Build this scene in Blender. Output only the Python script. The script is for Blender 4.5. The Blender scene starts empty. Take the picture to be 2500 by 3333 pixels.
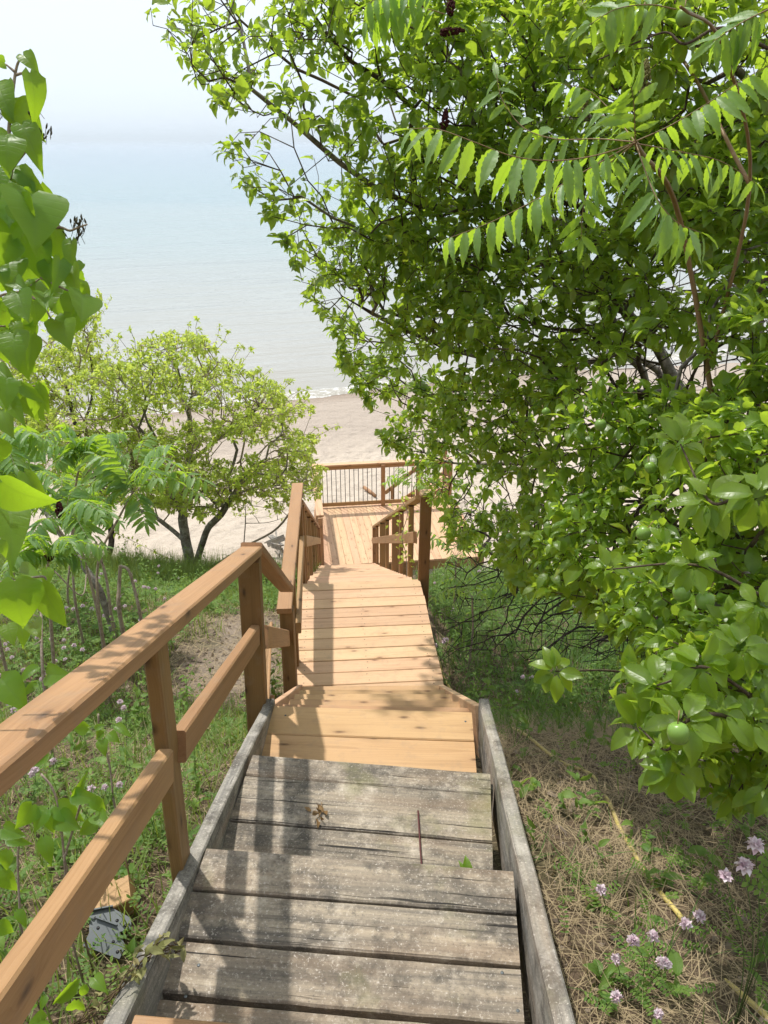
import bpy, math, random
import numpy as np
from mathutils import noise as mnoise, Vector
rad = math.radians
RNG = np.random.default_rng(7)
random.seed(7)
SC = bpy.context.scene
COL = SC.collection

# ------------------------------------------------------------------ frame of reference
# X right, Y away from the stair top, Z up.  H = metres below eye level, sand near Z = 0.
EYE = 8.6
PITCH = rad(25.8); CP, SP = math.cos(PITCH), math.sin(PITCH)
FL = 2505.0
def P(x, y, h): return np.array([x, y, EYE - h], float)
def W(sx, sy, zc):
    """A place in the scene seen at survey reading (sx, sy), zc metres deep along the line of sight."""
    u = (np.asarray(sx, float) * 1.507 - 1250) / FL; v = (np.asarray(sy, float) * 1.507 - 1666.5) / FL
    return np.stack([u * zc, zc * (CP - SP * v), EYE - zc * (SP + CP * v)], -1)

# ------------------------------------------------------------------ scene tree helpers
def tag(o, label=None, cat=None, group=None, kind=None):
    if label: o['label'] = label
    if cat: o['category'] = cat
    if group: o['group'] = group
    if kind: o['kind'] = kind
    return o
def thing(name, label, cat, loc=(0, 0, 0), group=None):
    o = bpy.data.objects.new(name, None); COL.objects.link(o)
    o.empty_display_size = .2; o.location = [float(c) for c in loc]
    return tag(o, label, cat, group)
def copy_tree(o, parent=None):
    c = o.copy(); COL.objects.link(c)
    if parent is not None: c.parent = parent
    for ch in list(o.children): copy_tree(ch, c)
    return c
def wpos(o):
    p = Vector((0, 0, 0))
    while o is not None: p = p + Vector(o.location); o = o.parent
    return p

class MB:
    """Collects geometry and links it as ONE mesh object."""
    def __init__(s):
        s.v = []; s.l = []; s.n = []; s.m = []; s.uv = []; s.gc = []; s.rn = []; s.k = 0; s.sm = []
    def add(s, v, faces, mat=0, uv=None, gc=None, rn=0.0, smooth=False):
        v = np.asarray(v, float).reshape(-1, 3); nv = len(v)
        for f in faces:
            s.l.append(np.asarray(f, np.int64) + s.k); s.n.append(np.array([len(f)]))
        nf = len(faces); s.m.append(np.full(nf, mat)); s.sm.append(np.full(nf, smooth))
        s._attr(v, uv, gc, rn)
    def _attr(s, v, uv, gc, rn):
        nv = len(v); s.v.append(v)
        s.uv.append(np.zeros((nv, 2)) if uv is None else np.asarray(uv, float).reshape(-1, 2))
        s.gc.append(v.copy() if gc is None else np.asarray(gc, float).reshape(-1, 3))
        s.rn.append(np.broadcast_to(np.asarray(rn, float), (nv,)).copy()); s.k += nv
    def bulk(s, v, loops, sizes, mat, uv, rn, smooth=True):
        s.l.append(loops + s.k); s.n.append(sizes); s.m.append(np.broadcast_to(np.asarray(mat), (len(sizes),)).copy()); s.sm.append(np.full(len(sizes), smooth))
        s._attr(v, uv, None, rn)
    def build(s, name, mats, parent=None, label=None):
        me = bpy.data.meshes.new(name)
        v = np.concatenate(s.v); l = np.concatenate(s.l).astype(np.int32); n = np.concatenate(s.n).astype(np.int32)
        off = np.array([0.0, 0, 0])
        if parent is not None: off = np.array(wpos(parent))
        v = v - off
        me.vertices.add(len(v)); me.vertices.foreach_set('co', v.astype(np.float32).ravel())
        me.loops.add(len(l)); me.loops.foreach_set('vertex_index', l)
        me.polygons.add(len(n)); me.polygons.foreach_set('loop_start', np.concatenate([[0], np.cumsum(n)[:-1]]).astype(np.int32))
        me.polygons.foreach_set('loop_total', n)
        if not isinstance(mats, (list, tuple)): mats = [mats]
        for m in mats: me.materials.append(m)
        me.polygons.foreach_set('material_index', np.concatenate(s.m).astype(np.int32))
        me.polygons.foreach_set('use_smooth', np.concatenate(s.sm).astype(bool))
        a = me.attributes.new('gc', 'FLOAT_VECTOR', 'POINT'); a.data.foreach_set('vector', np.concatenate(s.gc).astype(np.float32).ravel())
        a = me.attributes.new('rn', 'FLOAT', 'POINT'); a.data.foreach_set('value', np.concatenate(s.rn).astype(np.float32))
        a = me.attributes.new('luv', 'FLOAT2', 'POINT'); a.data.foreach_set('vector', np.concatenate(s.uv).astype(np.float32).ravel())
        me.update(calc_edges=True); me.validate()
        o = bpy.data.objects.new(name, me); COL.objects.link(o)
        if parent is not None: o.parent = parent
        if label: o['label'] = label
        return o

def unit(a):
    a = np.asarray(a, float); return a / np.maximum(np.linalg.norm(a, axis=-1, keepdims=True), 1e-9)

def board(mb, p0, p1, wdir, w, t, mat=0, ch=.004, nseg=None, warp=.0015, wear=0.0, seed=None):
    """A sawn board between two end points; width along wdir, softened edges, its own grain."""
    p0 = np.asarray(p0, float); p1 = np.asarray(p1, float); d = p1 - p0; L = np.linalg.norm(d); d = d / L
    wd = np.asarray(wdir, float); wd = unit(wd - d * wd.dot(d)); td = np.cross(d, wd)
    r = random.Random(seed if seed is not None else random.random())
    nseg = nseg or max(2, min(14, int(L / .12)))
    prof = [(-w/2+ch, -t/2), (w/2-ch, -t/2), (w/2, -t/2+ch), (w/2, t/2-ch), (w/2-ch, t/2), (-w/2+ch, t/2), (-w/2, t/2-ch), (-w/2, -t/2+ch)]
    o = np.array([r.uniform(-40, 40), r.uniform(-2, 2), r.uniform(-2, 2)])
    V = []; G = []; ph = r.uniform(0, 6); bow = r.uniform(-1, 1) * warp; cup = r.uniform(-1, 1) * warp
    for i in range(nseg + 1):
        f = i / nseg
        for (a, b) in prof:
            q = p0 + d * (L * f) + wd * a + td * (b + bow * math.sin(f * math.pi) + cup * (2*a/w)**2)
            if wear:
                nz = mnoise.noise(Vector((L*f*9 + ph*7, a*14, b*20 + ph))) * wear
                q = q + wd * (nz * (1 if a > 0 else -1)) + td * nz * .5
            V.append(q); G.append((L * f + o[0], a, b))
    F = []
    for i in range(nseg):
        for k in range(8):
            a = i*8 + k; b = i*8 + (k+1) % 8
            F.append((a, b, b + 8, a + 8))
    F.append(tuple(range(7, -1, -1))); F.append(tuple(nseg*8 + k for k in range(8)))
    mb.add(V, F, mat, gc=G, rn=r.random())

def tube(mb, pts, rads, k=6, mat=0, rn=0.0, cap=True, jit=0.0):
    pts = np.asarray(pts, float); n = len(pts); rads = np.broadcast_to(np.asarray(rads, float), (n,))
    T = np.gradient(pts, axis=0); T = unit(T)
    ref = np.array([0., 0, 1]) if abs(T[0][2]) < .9 else np.array([1., 0, 0])
    V = []; U = []; Lc = 0
    for i in range(n):
        a = unit(np.cross(T[i], ref)); b = np.cross(T[i], a); ref = -np.cross(T[i], a) if False else ref
        if abs(T[i].dot(ref)) > .97: ref = np.array([0.3, .9, .1]); a = unit(np.cross(T[i], ref)); b = np.cross(T[i], a)
        if i: Lc += np.linalg.norm(pts[i] - pts[i-1])
        for j in range(k):
            th = 2*math.pi*j/k; rr = rads[i] * (1 + jit * math.sin(3*th + i*1.7))
            V.append(pts[i] + rr * (math.cos(th)*a + math.sin(th)*b)); U.append((j / k, Lc))
    F = [(i*k + j, i*k + (j+1) % k, (i+1)*k + (j+1) % k, (i+1)*k + j) for i in range(n-1) for j in range(k)]
    if cap: F.append(tuple(range(k-1, -1, -1))); F.append(tuple((n-1)*k + j for j in range(k)))
    mb.add(V, F, mat, uv=U, rn=rn, smooth=True)

def spline(pts, n=8):
    """Catmull-Rom through the points."""
    p = np.asarray(pts, float); p = np.vstack([2*p[0]-p[1], p, 2*p[-1]-p[-2]]); out = []
    for i in range(1, len(p)-2):
        for t in np.linspace(0, 1, n, endpoint=False):
            out.append(.5*((2*p[i]) + (-p[i-1]+p[i+1])*t + (2*p[i-1]-5*p[i]+4*p[i+1]-p[i+2])*t*t + (-p[i-1]+3*p[i]-3*p[i+1]+p[i+2])*t**3))
    out.append(p[-2]); return np.array(out)

def lathe(mb, c, prof, k=10, axis=(0, 0, 1), mat=0, rn=0.0):
    ax = unit(np.array(axis, float)); a = unit(np.cross(ax, [0.31, .9, .2])); b = np.cross(ax, a); V = []
    for (r, z) in prof:
        for j in range(k):
            th = 2*math.pi*j/k; V.append(np.asarray(c) + ax*z + r*(math.cos(th)*a + math.sin(th)*b))
    n = len(prof); F = [(i*k + j, i*k + (j+1) % k, (i+1)*k + (j+1) % k, (i+1)*k + j) for i in range(n-1) for j in range(k)]
    F.append(tuple(range(k-1, -1, -1))); F.append(tuple((n-1)*k + j for j in range(k)))
    mb.add(V, F, mat, rn=rn, smooth=True)

# ------------------------------------------------------------------ materials
class NT:
    def __init__(s, name, world=False):
        s.m = bpy.data.materials.new(name); s.m.use_nodes = True; s.t = s.m.node_tree; s.t.nodes.clear()
        s.out = s.t.nodes.new('ShaderNodeOutputMaterial')
    def n(s, typ, **kw):
        x = s.t.nodes.new('ShaderNode' + typ)
        for k, v in kw.items(): setattr(x, k, v)
        return x
    def put(s, sock, v):
        if v is None: return
        if isinstance(v, bpy.types.NodeSocket): s.t.links.new(v, sock)
        elif isinstance(v, (tuple, list)) and len(v) == 3 and sock.type == 'RGBA': sock.default_value = (*v, 1)
        else: sock.default_value = v
    def math(s, op, a, b=None, c=None, clamp=False):
        x = s.n('Math', operation=op, use_clamp=clamp); s.put(x.inputs[0], a); s.put(x.inputs[1], b); s.put(x.inputs[2], c); return x.outputs[0]
    def vmath(s, op, a, b=None):
        x = s.n('VectorMath', operation=op); s.put(x.inputs[0], a); s.put(x.inputs[1], b); return x.outputs[0] if op not in ('LENGTH', 'DOT_PRODUCT') else x.outputs['Value']
    def attr(s, name): return s.n('Attribute', attribute_name=name)
    def noise(s, vec, scale=5, detail=3, rough=.55, dist=0, out='Fac'):
        x = s.n('TexNoise'); s.put(x.inputs['Vector'], vec); s.put(x.inputs['Scale'], scale); s.put(x.inputs['Detail'], detail)
        s.put(x.inputs['Roughness'], rough); s.put(x.inputs['Distortion'], dist); return x.outputs[out]
    def ramp(s, fac, stops, interp='LINEAR'):
        x = s.n('ValToRGB'); s.put(x.inputs[0], fac); cr = x.color_ramp; cr.interpolation = interp
        while len(cr.elements) < len(stops): cr.elements.new(1)
        for e, (p, c) in zip(cr.elements, stops):
            e.position = p; e.color = (*c, 1) if isinstance(c, (tuple, list)) else (c, c, c, 1)
        return x.outputs[0]
    def mix(s, fac, a, b, blend='MIX'):
        x = s.n('Mix', data_type='RGBA', blend_type=blend); s.put(x.inputs[0], fac); s.put(x.inputs[6], a); s.put(x.inputs[7], b); return x.outputs[2]
    def bump(s, h, strength=.3, dist=.01, normal=None):
        x = s.n('Bump'); s.put(x.inputs['Height'], h); s.put(x.inputs['Strength'], strength); s.put(x.inputs['Distance'], dist)
        if normal is not None: s.put(x.inputs['Normal'], normal)
        return x.outputs[0]
    def bsdf(s, col, rough=.6, normal=None, spec=.5, **kw):
        x = s.n('BsdfPrincipled'); s.put(x.inputs['Base Color'], col); s.put(x.inputs['Roughness'], rough); s.put(x.inputs['Specular IOR Level'], spec)
        if normal is not None: s.put(x.inputs['Normal'], normal)
        for k, v in kw.items(): s.put(x.inputs[k], v)
        return x.outputs[0]
    def done(s, sh): s.t.links.new(sh, s.out.inputs['Surface']); return s.m
    def scale(s, vec, sc): return s.vmath('MULTIPLY', vec, sc)

def wood_mat(name, light, dark, knot, rough=.62, var=.16, stain=None):
    g = NT(name); gc = g.attr('gc').outputs['Vector']; rn = g.attr('rn').outputs['Fac']
    x = g.n('SeparateXYZ'); g.put(x.inputs[0], gc); X, Y, Z = x.outputs
    # knots
    kv = g.n('CombineXYZ'); g.put(kv.inputs[0], g.math('MULTIPLY', X, 2.9)); g.put(kv.inputs[1], g.math('ADD', g.math('MULTIPLY', g.math('ADD', Y, g.math('MULTIPLY', Z, .6)), 8.5), g.math('MULTIPLY', rn, 57.0)))
    vo = g.n('TexVoronoi', feature='F1', voronoi_dimensions='2D'); g.put(vo.inputs['Vector'], kv.outputs[0]); g.put(vo.inputs['Scale'], 1.0)
    kd = g.math('ADD', vo.outputs['Distance'], g.math('MULTIPLY', g.math('SUBTRACT', g.noise(g.scale(gc, (30, 60, 60)), 1, 2), .5), .07))

    sep = g.n('SeparateColor'); g.put(sep.inputs[0], vo.outputs['Color'])
    has = g.math('GREATER_THAN', sep.outputs[0], .42)
    kn = g.math('MULTIPLY', has, g.math('SUBTRACT', 1.0, g.math('MULTIPLY', kd, 11.0), clamp=True))
    halo = g.math('MULTIPLY', has, g.math('POWER', 2.718, g.math('MULTIPLY', kd, -7.0)))
    # growth rings round an off-centre pith
    wob = g.math('MULTIPLY', g.math('SUBTRACT', g.noise(g.scale(gc, (1.1, 7, 7)), 1, 2), .5), .034)
    py = g.math('ADD', Y, g.math('MULTIPLY', g.math('SUBTRACT', rn, .5), .12)); pz = g.math('ADD', Z, g.math('ADD', .025, g.math('MULTIPLY', rn, .05)))
    r = g.math('SQRT', g.math('ADD', g.math('MULTIPLY', py, py), g.math('MULTIPLY', pz, pz)))
    r = g.math('ADD', g.math('ADD', r, wob), g.math('MULTIPLY', halo, .03))
    ring = g.math('FRACT', g.math('MULTIPLY', r, 165.0))
    ring = g.math('MULTIPLY', g.math('POWER', ring, 2.2), .8)
    fib = g.noise(g.scale(gc, (5, 260, 260)), 1, 3, .6)
    blot = g.noise(g.scale(gc, (2.0, 9, 9)), 1, 3, .6)
    f = g.math('ADD', g.math('MULTIPLY', ring, .36), g.math('MULTIPLY', g.math('SUBTRACT', fib, .45), .6))
    f = g.math('ADD', f, g.math('MULTIPLY', g.math('SUBTRACT', blot, .5), .9), clamp=True)
    c = g.mix(f, light, dark)
    hs = g.n('HueSaturation'); g.put(hs.inputs['Color'], c)
    g.put(hs.inputs['Value'], g.math('ADD', 1 - var / 2, g.math('MULTIPLY', rn, var))); g.put(hs.inputs['Hue'], g.math('ADD', .492, g.math('MULTIPLY', g.math('FRACT', g.math('MULTIPLY', rn, 17.3)), .016)))
    streakn = g.noise(g.scale(gc, (.9, 26, 26)), 1, 4, .6); c = g.mix(g.math('MULTIPLY', g.math('SUBTRACT', streakn, .52, clamp=True), 2.2, clamp=True), hs.outputs[0], tuple(.62 * k for k in dark))
    c = g.mix(g.math('MULTIPLY', halo, .42), c, knot)
    c = g.mix(kn, c, tuple(.55 * k for k in knot))
    # scuffs and dirt
    geo = g.n('NewGeometry'); d1 = g.noise(geo.outputs['Position'], 14, 4, .65)
    c = g.mix(g.math('MULTIPLY', g.math('SUBTRACT', d1, .53, clamp=True), 1.6), c, (.27, .20, .14))
    if stain:
        s1 = g.noise(geo.outputs['Position'], 3.0, 4, .6); c = g.mix(g.math('MULTIPLY', g.math('SUBTRACT', s1, .45, clamp=True), 2.2, clamp=True), c, stain)
    h = g.math('ADD', g.math('MULTIPLY', fib, .5), g.math('MULTIPLY', ring, -.35))
    nm = g.bump(h, .35, .0016)
    rg = g.math('ADD', rough - .1, g.math('MULTIPLY', fib, .22))
    return g.done(g.bsdf(c, rg, nm, .35))

def old_wood_mat(name, base=(.43, .36, .265), grey=(.16, .14, .115), pale=(.64, .56, .45), green=.5):
    g = NT(name); gc = g.attr('gc').outputs['Vector']; rn = g.attr('rn').outputs['Fac']
    geo = g.n('NewGeometry'); pos = geo.outputs['Position']
    fib = g.noise(g.scale(gc, (4, 190, 190)), 1, 4, .65)
    streak = g.noise(g.scale(gc, (1.3, 42, 42)), 1, 4, .62)
    big = g.noise(pos, 5.2, 5, .68, .4); mid = g.noise(pos, 17, 5, .7); fine = g.noise(pos, 130, 3, .7)
    c = g.mix(g.math('MULTIPLY', g.math('SUBTRACT', streak, .36), 2.6, clamp=True), grey, base)
    st = g.math('MULTIPLY', g.math('SUBTRACT', g.math('ADD', big, g.math('MULTIPLY', g.math('SUBTRACT', mid, .5), .7)), .47, clamp=True), 5.5, clamp=True)
    c = g.mix(g.math('MULTIPLY', st, .82), c, (.095, .085, .072))
    warm = g.noise(g.scale(gc, (1.6, 11, 11)), 1, 3); warm = g.math('MULTIPLY', g.math('SUBTRACT', warm, .5, clamp=True), 3.0, clamp=True)
    c = g.mix(g.math('MULTIPLY', warm, .55), c, (.36, .25, .16))
    pl = g.math('MULTIPLY', g.math('SUBTRACT', g.noise(pos, 7.5, 5, .72), .53, clamp=True), 6, clamp=True)
    pl = g.math('MULTIPLY', pl, g.math('ADD', .25, g.math('MULTIPLY', fib, .9)))
    c = g.mix(g.math('MULTIPLY', pl, .75), c, pale)
    c = g.mix(g.math('MULTIPLY', g.math('SUBTRACT', fine, .57, clamp=True), 4.2, clamp=True), c, (.66, .60, .52))
    c = g.mix(g.math('MULTIPLY', g.math('SUBTRACT', .43, fine, clamp=True), 4.0, clamp=True), c, (.08, .075, .07))
    if green:
        mo = g.math('MULTIPLY', g.math('SUBTRACT', g.noise(pos, 3.3, 4, .65), .57, clamp=True), 7, clamp=True)
        c = g.mix(g.math('MULTIPLY', mo, green), c, (.22, .215, .09))
    crk = g.noise(g.scale(gc, (1.3, 95, 95)), 1, 4, .55)
    ck = g.math('MULTIPLY', g.math('SUBTRACT', .355, crk, clamp=True), 24, clamp=True)
    c = g.mix(ck, c, (.035, .032, .03))
    h = g.math('ADD', g.math('MULTIPLY', fib, .5), g.math('MULTIPLY', ck, -1.6)); h = g.math('ADD', h, g.math('MULTIPLY', streak, .8))
    nm = g.bump(h, .75, .004)
    return g.done(g.bsdf(c, .85, nm, .2))

def leaf_mat(name, a, b, back, trans, tw=.38, rough=.42, yellow=0.0, spec=.42, vein=None, blotch=0.0, vf=.3):
    g = NT(name); rn = g.attr('rn').outputs['Fac']; luv = g.attr('luv').outputs['Vector']
    geo = g.n('NewGeometry')
    c = g.mix(rn, a, b)
    nz = g.noise(geo.outputs['Position'], 28, 2); c = g.mix(g.math('MULTIPLY', nz, .35), c, tuple(.62 * k for k in a))
    x = g.n('SeparateXYZ'); g.put(x.inputs[0], luv); U, Vv = x.outputs[0], x.outputs[1]
    au = g.math('ABSOLUTE', U)
    mid = g.math('SUBTRACT', 1.0, g.math('MULTIPLY', au, 16), clamp=True)
    vn = g.math('FRACT', g.math('ADD', g.math('MULTIPLY', Vv, 7.0), g.math('MULTIPLY', au, -3.4)))
    vn = g.math('SUBTRACT', 1.0, g.math('MULTIPLY', g.math('ABSOLUTE', g.math('SUBTRACT', vn, .5)), 9.0), clamp=True)
    ve = g.math('MAXIMUM', mid, g.math('MULTIPLY', vn, .55))
    if vein: c = g.mix(g.math('MULTIPLY', ve, vf), c, vein)
    c = g.mix(geo.outputs['Backfacing'], c, back)
    tc = g.mix(rn, trans, tuple(k * .8 for k in trans)); tc = g.mix(g.math('MULTIPLY', ve, vf), tc, tuple(k * .55 for k in trans))
    if yellow:
        sel = g.math('GREATER_THAN', rn, 1.0 - yellow); c = g.mix(sel, c, (.55, .36, .03)); tc = g.mix(sel, tc, (.6, .40, .02))
    if blotch:
        bl = g.math('MULTIPLY', g.math('SUBTRACT', g.noise(geo.outputs['Position'], 60, 3, .6), .66, clamp=True), 9 * blotch, clamp=True)
        c = g.mix(bl, c, (.16, .10, .03)); tc = g.mix(bl, tc, (.10, .06, .01))
    nm = g.bump(g.math('ADD', g.math('MULTIPLY', ve, -.6), g.math('MULTIPLY', nz, .9)), .3, .003)
    p = g.bsdf(c, rough, nm, spec)
    t = g.n('BsdfTranslucent'); g.put(t.inputs['Color'], tc)
    mx = g.n('MixShader'); mx.inputs[0].default_value = tw; g.t.links.new(p, mx.inputs[1]); g.t.links.new(t.outputs[0], mx.inputs[2])
    return g.done(mx.outputs[0])

def bark_mat(name, a, b, lichen=None, sc=1.0):
    g = NT(name); geo = g.n('NewGeometry'); pos = geo.outputs['Position']
    luv = g.attr('luv').outputs['Vector']
    n1 = g.noise(pos, 22 * sc, 5, .7); n2 = g.noise(pos, 90 * sc, 3, .7)
    c = g.mix(g.ramp(n1, [(.35, 0.0), (.65, 1.0)]), a, b)
    c = g.mix(g.math('MULTIPLY', g.math('SUBTRACT', n2, .5, clamp=True), 2.0), c, tuple(.5 * k for k in a))
    if lichen:
        c = g.mix(g.math('MULTIPLY', g.math('SUBTRACT', g.noise(pos, 9 * sc, 4, .7), .52, clamp=True), 5, clamp=True), c, lichen)
    return g.done(g.bsdf(c, .9, g.bump(g.math('ADD', n1, g.math('MULTIPLY', n2, .5)), .7, .006), .15))

def plain(name, col, rough=.6, metal=0.0, spec=.4, nscale=40, nvar=.25, bump=.0):
    g = NT(name); geo = g.n('NewGeometry'); nz = g.noise(geo.outputs['Position'], nscale, 4, .65)
    c = g.mix(g.math('MULTIPLY', nz, nvar * 2), col, tuple(k * .55 for k in col))
    nm = g.bump(nz, bump, .003) if bump else None
    return g.done(g.bsdf(c, rough, nm, spec, Metallic=metal))

M = {}
M['deckwood'] = wood_mat('new decking wood', (.61, .395, .235), (.45, .25, .13), (.27, .13, .055), var=.22)
M['railwood'] = wood_mat('new railing wood', (.40, .235, .11), (.27, .135, .052), (.14, .075, .04), var=.16, rough=.6)
M['shaded_postwood'] = wood_mat('brown post wood with shade in its colour', (.27, .155, .062), (.17, .088, .032), (.08, .04, .02), var=.2, rough=.62)  # railing brown made darker: shade on the posts' near faces put into the colour
M['treadwood'] = wood_mat('new tread wood', (.52, .32, .165), (.37, .20, .085), (.20, .10, .045), var=.12)
M['oldwood'] = old_wood_mat('weathered tread wood')
M['oldside'] = old_wood_mat('weathered side board wood', (.38, .35, .295), (.19, .18, .16), (.52, .48, .42), green=.3)
M['blackmetal'] = plain('black powder coated metal', (.012, .012, .013), .45)
M['zinc_dark'] = plain('dull screw head', (.12, .10, .08), .6, .3)
M['zinc'] = plain('galvanised steel', (.13, .145, .15), .55, .4, nscale=60, nvar=.2)
# ------------------------------------------------------------------ terrain
PY = np.array([-60, -30, -8, -3, 0, 1, 1.6, 2.75, 3.5, 4.2, 5, 6, 7, 8, 9, 9.8, 10.5, 13, 14.5, 40])
PH = np.array([-22, -15, -2.6, .55, 1.78, 2.05, 2.2, 2.68, 3.12, 3.70, 3.87, 4.07, 4.52, 5.0, 5.42, 5.76, 6.3, 8.5, 9.1, 9.1])  # unseen rise behind the eye, steepened to cut sky light from there
def gH(x, y):
    x = np.asarray(x, float); y = np.asarray(y, float)
    h = (np.interp(y - .25, PY, PH) + np.interp(y, PY, PH) * 2 + np.interp(y + .25, PY, PH)) / 4
    h = h - .05 * np.clip(-x - 1, 0, 6) * np.clip((y - 4) / 3, 0, 1) + .03 * np.clip(-x - .7, 0, 2) * np.clip((3 - y), 0, 1)
    h = h - .10 * np.clip(x - 1.2, 0, 8) * np.clip((6 - y) / 4, 0, 1) - .06 * np.clip(x - 1.2, 0, 5)
    b = .035 * np.sin(2.1 * x + 1.3 * y) * np.cos(1.7 * y - .6 * x) + .02 * np.sin(5.3 * x - 2.2 * y + 1) + .012 * np.sin(9 * y + 7 * x)
    near = np.exp(-((x + .1 + .07 * np.clip(y - 4, 0, 9)) / .62) ** 4)
    return h + b * (1 - near) + .03 * near
def gZ(x, y): return EYE - gH(x, y)

def grid(xs, ys, zf):
    X, Y = np.meshgrid(xs, ys); Z = zf(X, Y); v = np.stack([X, Y, Z], -1).reshape(-1, 3)
    ny, nx = X.shape; i = np.arange(ny - 1)[:, None] * nx + np.arange(nx - 1)[None]
    l = np.stack([i, i + 1, i + nx + 1, i + nx], -1).reshape(-1)
    mb = MB(); mb.bulk(v, l, np.full((ny - 1) * (nx - 1), 4), 0, None, 0.0); return mb

def ground_mat():
    g = NT('bluff soil with straw litter'); pos = g.n('NewGeometry').outputs['Position']
    n1 = g.noise(pos, 2.2, 5, .65); n2 = g.noise(pos, 26, 5, .72); n3 = g.noise(pos, 110, 3, .7)
    sx = g.noise(g.scale(pos, (70, 12, 20)), 1, 3, .6, 1.5); sy = g.noise(g.scale(pos, (12, 80, 20)), 1, 3, .6, 1.5)
    st = g.math('MAXIMUM', g.math('SUBTRACT', sx, .55, clamp=True), g.math('SUBTRACT', sy, .55, clamp=True))
    c = g.mix(g.ramp(n2, [(.3, 0.0), (.7, 1.0)]), (.075, .052, .035), (.20, .145, .10))
    c = g.mix(g.math('MULTIPLY', st, 6.5, clamp=True), c, (.42, .33, .20))
    gr = g.math('MULTIPLY', g.math('SUBTRACT', n1, .50, clamp=True), 5, clamp=True)
    c = g.mix(g.math('MULTIPLY', gr, .55), c, (.06, .085, .022))
    c = g.mix(g.math('MULTIPLY', g.math('SUBTRACT', n3, .6, clamp=True), 2.5), c, (.35, .28, .2))
    # the bare, trodden patch beside the landing
    x = g.n('SeparateXYZ'); g.put(x.inputs[0], pos)
    dx = g.math('ADD', x.outputs[0], 1.25); dy = g.math('MULTIPLY', g.math('SUBTRACT', x.outputs[1], 5.5), .5)
    dd = g.math('SQRT', g.math('ADD', g.math('MULTIPLY', dx, dx), g.math('MULTIPLY', dy, dy)))
    dd = g.math('ADD', dd, g.math('MULTIPLY', g.math('SUBTRACT', n1, .5), .8))
    c = g.mix(g.math('MULTIPLY', g.math('SUBTRACT', .62, dd, clamp=True), 1.5, clamp=True), c, g.mix(n2, (.30, .235, .18), (.55, .46, .38)))
    return g.done(g.bsdf(c, .95, g.bump(g.math('ADD', n2, g.math('MULTIPLY', st, 2.0)), .9, .03), .15))
xs = np.concatenate([np.linspace(-45, -7, 30)[:-1], np.linspace(-7, 7, 230), np.linspace(7, 45, 30)[1:]])
ys = np.concatenate([np.linspace(-60, -2, 40)[:-1], np.linspace(-2, 15, 300)])
tag(grid(xs, ys, gZ).build('bluff_slope', ground_mat()), kind='structure')

SHORE = .35
def sand_z(x, y):
    s = y - SHORE * x
    h = 8.5 + .25 * (s - 14) / 15.3 + .02 * np.clip(s - 29.3, 0, 400)
    f = np.clip((27 - s) / 4, 0, 1)
    return EYE - h - .10 * np.clip(8.7 - y, 0, 50) + f * (.018 * np.sin(3.1 * x + 1.1 * y) * np.sin(2.3 * y - 1.9 * x) + .012 * np.sin(6.7 * x - 5.1 * y)
        - .05 * np.clip(np.sin(8.2 * x + 2.1 * np.sin(1.7 * y + .6 * x) + 1.3 * np.sin(3.9 * y)) * np.sin(9.4 * y + 2.4 * np.sin(1.3 * x - .7 * y)) - .25, 0, 1) + .018 * np.sin(13.3 * x + 7.7 * y + 2 * np.sin(4 * y)) * np.sin(12.1 * y - 5.3 * x))
def sand_mat():
    g = NT('beach sand'); pos = g.n('NewGeometry').outputs['Position']; x = g.n('SeparateXYZ'); g.put(x.inputs[0], pos)
    s = g.math('SUBTRACT', x.outputs[1], g.math('MULTIPLY', x.outputs[0], SHORE))
    n1 = g.noise(pos, 1.2, 5, .65); n2 = g.noise(pos, 9, 5, .7); n3 = g.noise(pos, 70, 3, .75)
    s2 = g.math('ADD', s, g.math('MULTIPLY', g.math('SUBTRACT', n1, .5), 3.5))
    dry = g.mix(n2, (.50, .425, .345), (.62, .54, .445))
    peb = g.mix(g.ramp(n3, [(.35, 0.0), (.62, 1.0)]), (.25, .20, .165), (.52, .45, .38))
    mp = g.n('MapRange'); g.put(mp.inputs[0], s2); mp.inputs[1].default_value = 21.5; mp.inputs[2].default_value = 24.5
    c = g.mix(g.math('MULTIPLY', mp.outputs[0], .8), dry, peb)
    mw = g.n('MapRange'); g.put(mw.inputs[0], s); mw.inputs[1].default_value = 27.9; mw.inputs[2].default_value = 29.0
    c = g.mix(g.math('MULTIPLY', mw.outputs[0], .75), c, (.26, .20, .155))
    c = g.mix(g.math('MULTIPLY', g.math('SUBTRACT', n3, .68, clamp=True), 2), c, (.2, .16, .13))
    # footprints
    vo = g.n('TexVoronoi', feature='SMOOTH_F1'); g.put(vo.inputs['Vector'], g.scale(pos, (2.6, 3.6, 1))); g.put(vo.inputs['Scale'], 1.0)
    h = g.math('ADD', g.math('MULTIPLY', vo.outputs['Distance'], 1.0), g.math('MULTIPLY', n2, .9)); h = g.math('ADD', h, g.math('MULTIPLY', n3, .08))
    return g.done(g.bsdf(c, .95, g.bump(h, .8, .13), .1))
tag(grid(np.concatenate([np.linspace(-400, -26, 14)[:-1], np.linspace(-26, -9, 40)[:-1], np.linspace(-9, 9, 240)[:-1], np.linspace(9, 26, 40), np.linspace(26, 400, 14)[1:]]),
         np.concatenate([np.linspace(8, 13, 20)[:-1], np.linspace(13, 31, 260), np.linspace(31.5, 220, 12)]), sand_z).build('beach', sand_mat()), kind='structure')
mb = MB(); mb.add([(-9000, -60, -1.6), (9000, -60, -1.6), (9000, 9000, -6), (-9000, 9000, -6)], [(0, 1, 2, 3)])
tag(mb.build('lake_bed', plain('silt', (.32, .28, .22), .9)), kind='structure')

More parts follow.
